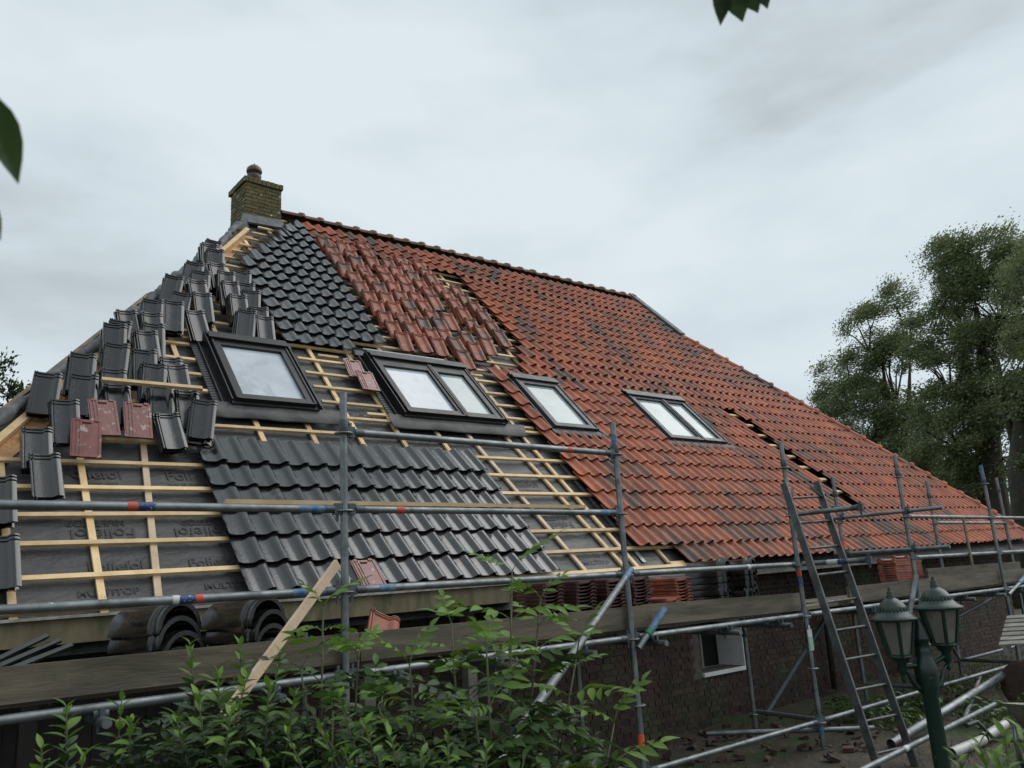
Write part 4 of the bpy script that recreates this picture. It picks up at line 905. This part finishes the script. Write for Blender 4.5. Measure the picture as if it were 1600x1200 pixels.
# ------------------------------------------------------------------ leaves
def leaf_geo(b_, M, l, w, curl=.15, fold=.25, n=5):
    prof = [(0, .06), (.08, .34), (.2, .70), (.36, .96), (.5, 1.0), (.66, .84), (.8, .55), (.91, .25), (1, .02)]
    vs = []
    for t, s_ in prof:
        x = t*l; z = -curl*l*t*t; h = s_*w/2
        vs += [M @ Vector((x, -h, z+fold*h)), M @ Vector((x, 0, z)), M @ Vector((x, h, z+fold*h))]
    b_.add(vs, [(3*i+j, 3*i+3+j, 3*i+4+j, 3*i+1+j) for i in range(len(prof)-1) for j in range(2)], True)
def simple_leaf(m, l, w, curl, fold):
    b_ = MB(); b_.tube((-.012, 0, 0), (.004, 0, 0), .0016, n=4, caps=False); leaf_geo(b_, I4, l, w, curl, fold); return b_.mesh('leaf', m)
SL = {k: [simple_leaf(k, .085, .032, c_, f_) for c_, f_ in ((.12, .3), (.3, .35), (.02, .2), (.45, .4))] for k in ('leafdark', 'leafmid', 'leafyoung')}
def pinnate(m, l, pairs, droop, lw=.032, ll=.085):
    b_ = MB(); pts = []
    for i in range(7): t = i/6; pts.append(Vector((l*t, .012*math.sin(t*3), l*(.10*t-droop*t*t))))
    b_.path(pts, [.0026-.0018*i/6 for i in range(7)], 5)
    for i in range(pairs):
        t = .28+.62*i/(pairs-1); p = Vector((l*t, .012*math.sin(t*3), l*(.10*t-droop*t*t)))
        for s_ in (-1, 1):
            M = T(*p) @ Matrix.Rotation(s_*R(random.uniform(52, 68)), 4, 'Z') @ Matrix.Rotation(R(random.uniform(-4, 22)), 4, 'Y') @ Matrix.Rotation(R(random.uniform(-18, 18)), 4, 'X'); leaf_geo(b_, M, ll*random.uniform(.85, 1.1)*(1-.25*abs(t-.55)), lw, .25, .3)
    M = T(*pts[-1]) @ Matrix.Rotation(R(12), 4, 'Y'); leaf_geo(b_, M, ll*1.1, lw*1.1, .25, .3)
    return b_.mesh('leaf', m)
PL = {k: [pinnate(k, .23, 4, .35), pinnate(k, .26, 5, .5), pinnate(k, .20, 3, .25), pinnate(k, .24, 4, .7)] for k in ('leafmid', 'leafyoung', 'leafdark')}
def dirM(p, d, rollv, s_):
    d = Vector(d).normalized(); y = Vector((0, 0, 1)).cross(d)
    if y.length < 1e-3: y = Vector((0, 1, 0))
    y.normalize(); z = d.cross(y)
    return Matrix(((d.x, y.x, z.x, p[0]), (d.y, y.y, z.y, p[1]), (d.z, y.z, z.z, p[2]), (0, 0, 0, 1))) @ Matrix.Rotation(rollv, 4, 'X') @ Matrix.Scale(s_, 4)
def shoot_pinnate(sh, base, tip, nodes, start, young, scale=1.):
    base = Vector(base); tip = Vector(tip); mid = base.lerp(tip, .5)+Vector((random.uniform(-.05, .05), random.uniform(-.05, .05), 0)); pts = [base, base.lerp(mid, .5), mid, mid.lerp(tip, .5)+Vector((random.uniform(-.015, .015),)*3), tip]
    mb = MB(); mb.path(pts, [.011, .009, .007, .005, .003], 7); part('stem', mb, 'stem', sh)
    az = random.uniform(0, 6.28)
    for i in range(nodes):
        t = start+(1-start)*i/(nodes-1); q = t*4; k = min(3, int(q)); p = pts[k].lerp(pts[k+1], q-k); az += R(88)
        top = t > .80
        for s_ in (0, math.pi):
            a_ = az+s_+random.uniform(-.25, .25); el = (.9 if t > .96 else .55 if top else .25)+random.uniform(-.2, .2)
            if random.random() < .06: continue
            m_ = 'leafyoung' if (t > .86 and young) else ('leafmid' if random.random() < .65 else 'leafdark')
            sc_ = scale*((.62 if t > .93 else .85 if top else 1.0)*random.uniform(.85, 1.15))
            put('leaf', random.choice(PL[m_]), sh, dirM(p, (math.cos(a_)*math.cos(el), math.sin(a_)*math.cos(el), math.sin(el)), random.uniform(-.3, .3), sc_))
def shoot_simple(sh, base, tip, nodes, start, lim, young=True, ls=1.):
    base = Vector(base); tip = Vector(tip); mb = MB(); pts = [base, base.lerp(tip, .5)+Vector((random.uniform(-.03, .03), random.uniform(-.03, .03), 0)), tip]; mb.path(pts, [.006, .0045, .002], 6); part('stem', mb, 'stem', sh)
    az = random.uniform(0, 6.28)
    for i in range(nodes):
        t = start+(1-start)*i/(nodes-1); q = t*2; k = min(1, int(q)); p = pts[k].lerp(pts[k+1], q-k); az += R(90)
        for s_ in (0, math.pi):
            if lim[0] <= 0: return
            lim[0] -= 1
            a_ = az+s_+random.uniform(-.3, .3); el = (.95 if t > .95 else .5 if t > .8 else .18)+random.uniform(-.25, .2)
            m_ = 'leafyoung' if (t > .9 and young) else ('leafmid' if random.random() < .4 else 'leafdark')
            put('leaf', random.choice(SL[m_]), sh, dirM(p, (math.cos(a_)*math.cos(el), math.sin(a_)*math.cos(el), math.sin(el)), random.uniform(-.4, .4), ls*random.uniform(.75, 1.25)*(.7 if t > .95 else 1)))
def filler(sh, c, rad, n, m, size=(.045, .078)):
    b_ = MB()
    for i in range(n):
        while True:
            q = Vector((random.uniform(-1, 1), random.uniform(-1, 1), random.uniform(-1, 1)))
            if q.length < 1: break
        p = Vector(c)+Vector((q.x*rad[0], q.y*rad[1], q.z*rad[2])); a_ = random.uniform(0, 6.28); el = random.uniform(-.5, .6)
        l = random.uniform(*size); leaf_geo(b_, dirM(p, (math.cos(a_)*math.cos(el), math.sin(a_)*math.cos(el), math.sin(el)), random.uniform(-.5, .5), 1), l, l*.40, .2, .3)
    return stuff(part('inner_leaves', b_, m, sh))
def ray(px, py, dist):   # point at a distance along a line of sight from where the photographer stood (used once to site the plants)
    d = f + r2*((px-800)/1256.78) - u2*((py-600)/1256.78); return Vector((0, 0, 1.75)) + d.normalized()*dist
# elder-like shrub, tall shoots with pinnate leaves
s1 = thing('shrub', 'tall shrub with bright feathery leaves before the middle of the scaffold', 'shrub', (1.85, 2.3, 0), 'shrubs in front of the scaffold')
for (px, py, d_, nn, yg) in [(800, 893, 3.0, 9, True), (705, 972, 3.1, 7, True), (845, 935, 3.1, 7, True), (905, 1000, 3.2, 6, True), (640, 1040, 2.9, 6, True), (760, 1010, 2.8, 6, True), (960, 1130, 3.1, 6, True), (590, 1100, 2.8, 6, False), (740, 1100, 2.7, 6, False), (660, 1150, 2.6, 5, False)]:
    tp = ray(px, py, d_); shoot_pinnate(s1, (1.85+random.uniform(-.25, .25), 2.35+random.uniform(-.15, .15), 0), tp, nn+3, .50, yg, 1.0)
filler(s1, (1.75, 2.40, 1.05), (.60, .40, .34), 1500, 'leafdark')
s2 = thing('shrub', 'shrub with a feathery bright shoot beside the left scaffold standard', 'shrub', (1.35, 2.65, 0), 'shrubs in front of the scaffold')
for (px, py, d_, nn, yg) in [(505, 948, 3.05, 8, True), (560, 1030, 2.9, 6, True), (470, 1045, 2.9, 6, False), (520, 1110, 2.7, 6, False), (600, 1060, 3.2, 6, True)]:
    shoot_pinnate(s2, (1.35+random.uniform(-.2, .2), 2.65+random.uniform(-.15, .15), 0), ray(px, py, d_), nn+3, .50, yg, .95)
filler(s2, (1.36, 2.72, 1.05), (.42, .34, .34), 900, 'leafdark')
# small-leaved shrubs
def simple_shrub(label, base, tips, fill, n=None, ls=1.):
    sh = thing('shrub', label, 'shrub', base, 'shrubs in front of the scaffold'); lim = [285]
    for (px, py, d_) in tips: shoot_simple(sh, (base[0]+random.uniform(-.12, .12), base[1]+random.uniform(-.12, .12), .45), ray(px, py, d_), 14, .72, lim, True, ls*.74)
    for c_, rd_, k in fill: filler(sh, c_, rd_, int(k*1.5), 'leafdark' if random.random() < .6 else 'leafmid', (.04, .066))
    return sh
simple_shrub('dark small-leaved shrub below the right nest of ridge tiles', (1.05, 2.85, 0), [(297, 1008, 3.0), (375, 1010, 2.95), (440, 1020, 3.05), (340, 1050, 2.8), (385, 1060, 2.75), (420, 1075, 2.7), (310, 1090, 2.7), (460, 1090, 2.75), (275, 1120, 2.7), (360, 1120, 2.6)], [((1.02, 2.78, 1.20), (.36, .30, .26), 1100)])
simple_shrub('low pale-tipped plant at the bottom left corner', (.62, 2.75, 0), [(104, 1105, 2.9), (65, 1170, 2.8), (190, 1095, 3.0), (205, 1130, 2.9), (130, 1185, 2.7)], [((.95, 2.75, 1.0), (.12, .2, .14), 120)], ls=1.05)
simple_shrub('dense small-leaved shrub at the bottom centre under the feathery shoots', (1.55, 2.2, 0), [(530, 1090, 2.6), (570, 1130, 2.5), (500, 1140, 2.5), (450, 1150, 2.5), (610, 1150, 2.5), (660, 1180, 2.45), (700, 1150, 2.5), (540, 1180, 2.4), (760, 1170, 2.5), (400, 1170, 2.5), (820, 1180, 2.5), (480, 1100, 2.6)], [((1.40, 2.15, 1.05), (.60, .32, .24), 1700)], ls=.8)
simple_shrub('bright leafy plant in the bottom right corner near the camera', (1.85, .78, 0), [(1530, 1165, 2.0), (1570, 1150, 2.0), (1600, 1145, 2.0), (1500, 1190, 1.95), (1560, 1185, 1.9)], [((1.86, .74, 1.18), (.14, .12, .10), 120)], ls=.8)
# plants on the ground by the wall
for i, (x, y) in enumerate([(9.2, 5.3), (9.9, 4.7), (10.6, 5.0), (11.3, 4.8), (9.6, 3.9), (8.9, 4.5), (12.2, 4.4), (10.2, 3.6), (9.3, 4.9)]):
    w_ = thing('weed', ['green weed growing below the scaffold near the %s' % q for q in ('house wall', 'thick tube', 'drum', 'crate', 'white pipes', 'ladder foot', 'far standard', 'wheelbarrow', 'base ledger')][i], 'plant', (x, y, 0), 'weeds below the scaffold')
    filler(w_, (x, y, .12), (.35, .30, .16), 130, 'leafmid', (.06, .12))
b_ = MB()
for i in range(9000):
    x = random.uniform(6.2, 17); y = random.uniform(2.6, 6.2)
    if math.sin(x*1.7+y*2.1)+math.sin(x*.6-y*1.3) + random.uniform(-.7, .7) < .2 or x < 8 and random.random() < .8: continue
    a_ = random.uniform(0, 6.28); h = random.uniform(.04, .12); p = Vector((x, y, gh(x, y)-.02)); t_ = Vector((math.cos(a_), math.sin(a_), 0)); b_.add([p-t_*.006, p+t_*.006, p+Vector((random.uniform(-.05, .05), random.uniform(-.05, .05), h))], [(0, 1, 2)])
gr = stuff(put('grass', b_.mesh('grass', 'leafmid'))); gr['label'] = 'thin grass on the muddy ground'; gr['category'] = 'grass'
# overhanging leaves close to the camera
def near_branch(label, twig, leaves, loc):
    t_ = thing('tree_branch', label, 'branch', loc); mb = MB(); mb.path(twig, [.005]*len(twig), 6); part('twig', mb, 'bark', t_)
    for p, d_, l, w, rl, cu in leaves:
        b_ = MB(); leaf_geo(b_, I4, l, w, cu, .22); dn = Vector(d_).normalized(); yv = f.cross(dn).normalized(); zv = dn.cross(yv); put('leaf', b_.mesh('leaf', 'leafdark'), t_, Matrix(((dn.x, yv.x, zv.x, p[0]), (dn.y, yv.y, zv.y, p[1]), (dn.z, yv.z, zv.z, p[2]), (0, 0, 0, 1))) @ Matrix.Rotation(rl, 4, 'X'))
LP = lambda px, py, d_: ray(px, py, d_)
def lf(p0, p1, d_, w, rl=0., cu=.12):
    a_, b2 = LP(*p0, d_), LP(*p1, d_*.99); return (a_, b2-a_, (b2-a_).length, w, rl, cu)
near_branch('two dark leaves hanging in at the left edge of the view', [LP(-90, 60, .9), LP(-60, 140, .9), LP(-50, 300, .9)], [lf((-45, 130), (44, 283), .9, .050, .5, .12), lf((-40, 300), (9, 374), .9, .026, .5, .12)], tuple(LP(-90, 60, .9)))
near_branch('dark leaf tips hanging in at the top edge of the view', [LP(1100, -90, 1.3), LP(1150, -70, 1.3), LP(1200, -60, 1.3)], [lf((1133, -60), (1126, 41), 1.3, .030, .3, .06), lf((1135, -60), (1161, 35), 1.3, .042, .45, .06), lf((1150, -60), (1185, 21), 1.3, .042, .45, .06), lf((1180, -60), (1199, 15), 1.3, .030, .3, .06)], tuple(LP(1100, -90, 1.3)))

# ------------------------------------------------------------------ trees
def tree(label, base, height, blobs, trunks, nclump, nleaf, m, leaf=(.065, .135), clump=(.36, .70), wind=Vector((.7, -.7, .1)), group='trees behind the farmhouse', seed=1):
    rnd = random.Random(seed); t_ = thing('tree', label, 'tree', base, group)
    for tr in trunks:
        mb = MB(); mb.path(tr[0], tr[1], 9); part('trunk', mb, 'bark', t_)
    b_ = MB(); br = MB(); tot = sum(bb[1][0]*bb[1][1]*bb[1][2] for bb in blobs)
    for c_, rd_ in blobs:
        k = max(4, int(nclump*rd_[0]*rd_[1]*rd_[2]/tot))
        for i in range(k):
            while True:
                q = Vector((rnd.uniform(-1, 1), rnd.uniform(-1, 1), rnd.uniform(-1, 1)))
                if .25 < q.length < 1: break
            q = q*(q.length**-.35)
            cc = Vector(c_)+Vector((q.x*rd_[0], q.y*rd_[1], q.z*rd_[2])); cr_ = rnd.uniform(*clump)
            core = Vector(c_)+Vector((0, 0, -rd_[2]*.4)); mid_ = core.lerp(cc, .5)+Vector((rnd.uniform(-.2, .2), rnd.uniform(-.2, .2), .1))
            if i % 2 == 0: br.path([core, mid_, cc], [.05, .03, .012], 5)
            fl = (wind*rnd.uniform(.6, 1.1)+Vector((q.x*.5, q.y*.5, rnd.uniform(-.1, .55)))).normalized()
            for j in range(nleaf):
                a3 = Vector((rnd.gauss(0, .34), rnd.gauss(0, .34), rnd.gauss(0, .30)))*cr_ + fl*rnd.uniform(-.6, .8)*cr_
                p = cc+a3; d_ = (fl*1.1+Vector((rnd.gauss(0, .45), rnd.gauss(0, .45), rnd.gauss(0, .45)))).normalized(); s_ = d_.cross(Vector((rnd.gauss(0, 1), rnd.gauss(0, 1), rnd.gauss(0, 1)))).normalized()
                l = rnd.uniform(*leaf); w = l*.22
                o_ = len(b_.v); b_.v += [tuple(p), tuple(p+d_*l*.5+s_*w), tuple(p+d_*l), tuple(p+d_*l*.5-s_*w)]; b_.f.append((o_, o_+1, o_+2, o_+3)); b_.sm.append(False)
    part('branches', br, 'bark', t_); stuff(part('crown', b_, m, t_))
    return t_
def TP(px, py, d_): return ray(px, py, d_)
def blob(px, py, d_, rx, rz): return (TP(px, py, d_), (rx, rx, rz))
D1, D2, D3 = 36, 32, 27
tb = TP(1400, 800, D1); tb0 = Vector((tb.x, tb.y, 0))
tree('shorter round-topped poplar on the left of the group behind the roof', tuple(tb0), 11,
     [blob(1330, 600, D1, 1.4, 1.6), blob(1355, 530, D1, 1.1, 1.4), blob(1405, 480, D1, .7, 1.0), blob(1350, 680, D1, 1.7, 1.5), blob(1395, 600, D1, 1.1, 2.0), blob(1430, 700, D1, 1.7, 1.8), blob(1300, 640, D1, .9, 1.1), blob(1440, 780, D1, 1.5, 1.2), blob(1400, 540, D1, .8, 1.2)],
     [([tb0, TP(1400, 700, D1), TP(1388, 640, D1), TP(1378, 560, D1)], [.35, .26, .14, .03]), ([TP(1402, 740, D1), TP(1420, 640, D1), TP(1422, 560, D1)], [.2, .11, .03])], 165, 560, 'poplar', seed=3)
tb = TP(1555, 800, D2); tb0 = Vector((tb.x, tb.y, 0))
tree('tallest poplar with windswept top behind the right end of the roof', tuple(tb0), 14,
     [blob(1480, 420, D2, 1.1, 1.2), blob(1530, 410, D2, 1.5, 1.0), blob(1500, 500, D2, 1.6, 1.7), blob(1560, 480, D2, 1.5, 1.6), blob(1480, 590, D2, 1.4, 1.7), blob(1550, 590, D2, 1.6, 1.8), blob(1500, 680, D2, 1.6, 1.5), blob(1560, 690, D2, 1.2, 1.4), blob(1470, 740, D2, 1.4, 1.0), blob(1590, 420, D2, 1.2, 1.2)],
     [([tb0, TP(1552, 750, D2), TP(1545, 640, D2), TP(1525, 480, D2)], [.42, .36, .26, .08]), ([TP(1540, 800, D2), TP(1537, 720, D2), TP(1515, 600, D2), TP(1495, 480, D2)], [.26, .22, .16, .05])], 215, 560, 'poplar', seed=5)
tb = TP(1593, 830, D3); tb0 = Vector((tb.x, tb.y, 0))
tree('poplar cut by the right edge with its bare trunk showing', tuple(tb0), 12,
     [blob(1640, 470, D3, 1.4, 1.8), blob(1610, 560, D3, 1.0, 1.3), blob(1630, 660, D3, 1.2, 1.4), blob(1660, 560, D3, 1.4, 1.8), blob(1600, 640, D3, .7, .7), blob(1680, 720, D3, 1.4, 1.3)],
     [([tb0, TP(1592, 740, D3), TP(1600, 600, D3), TP(1640, 480, D3)], [.36, .30, .2, .06]), ([TP(1592, 720, D3), TP(1570, 640, D3), TP(1560, 560, D3)], [.12, .08, .03])], 100, 420, 'poplar', seed=9)
D4 = 44; tb = TP(1500, 800, D4)
tree('dark shrubby tree filling the gap under the poplars', (tb.x, tb.y, 0), 5,
     [blob(1450, 770, D4, 2.2, 1.4), blob(1520, 790, D4, 2.2, 1.4), blob(1580, 790, D4, 1.6, 1.1), blob(1380, 720, D4, 1.6, 1.6)], [([Vector((tb.x, tb.y, 0)), TP(1500, 760, D4)], [.2, .08])], 110, 240, 'bushfar', seed=11)
tb = TP(10, 720, 25)
tree('dark green tree peeking out behind the left hip', (tb.x, tb.y, 0), 8,
     [blob(-30, 640, 25, 1.4, 1.3), blob(22, 628, 25, .75, .62), blob(-20, 740, 25, 1.4, 1.6), blob(40, 660, 25, .6, .6)], [([Vector((tb.x, tb.y, 0)), TP(-10, 680, 25)], [.22, .1])], 60, 170, 'bushfar', leaf=(.10, .17), clump=(.3, .5), wind=Vector((.1, -.1, .1)), seed=13)
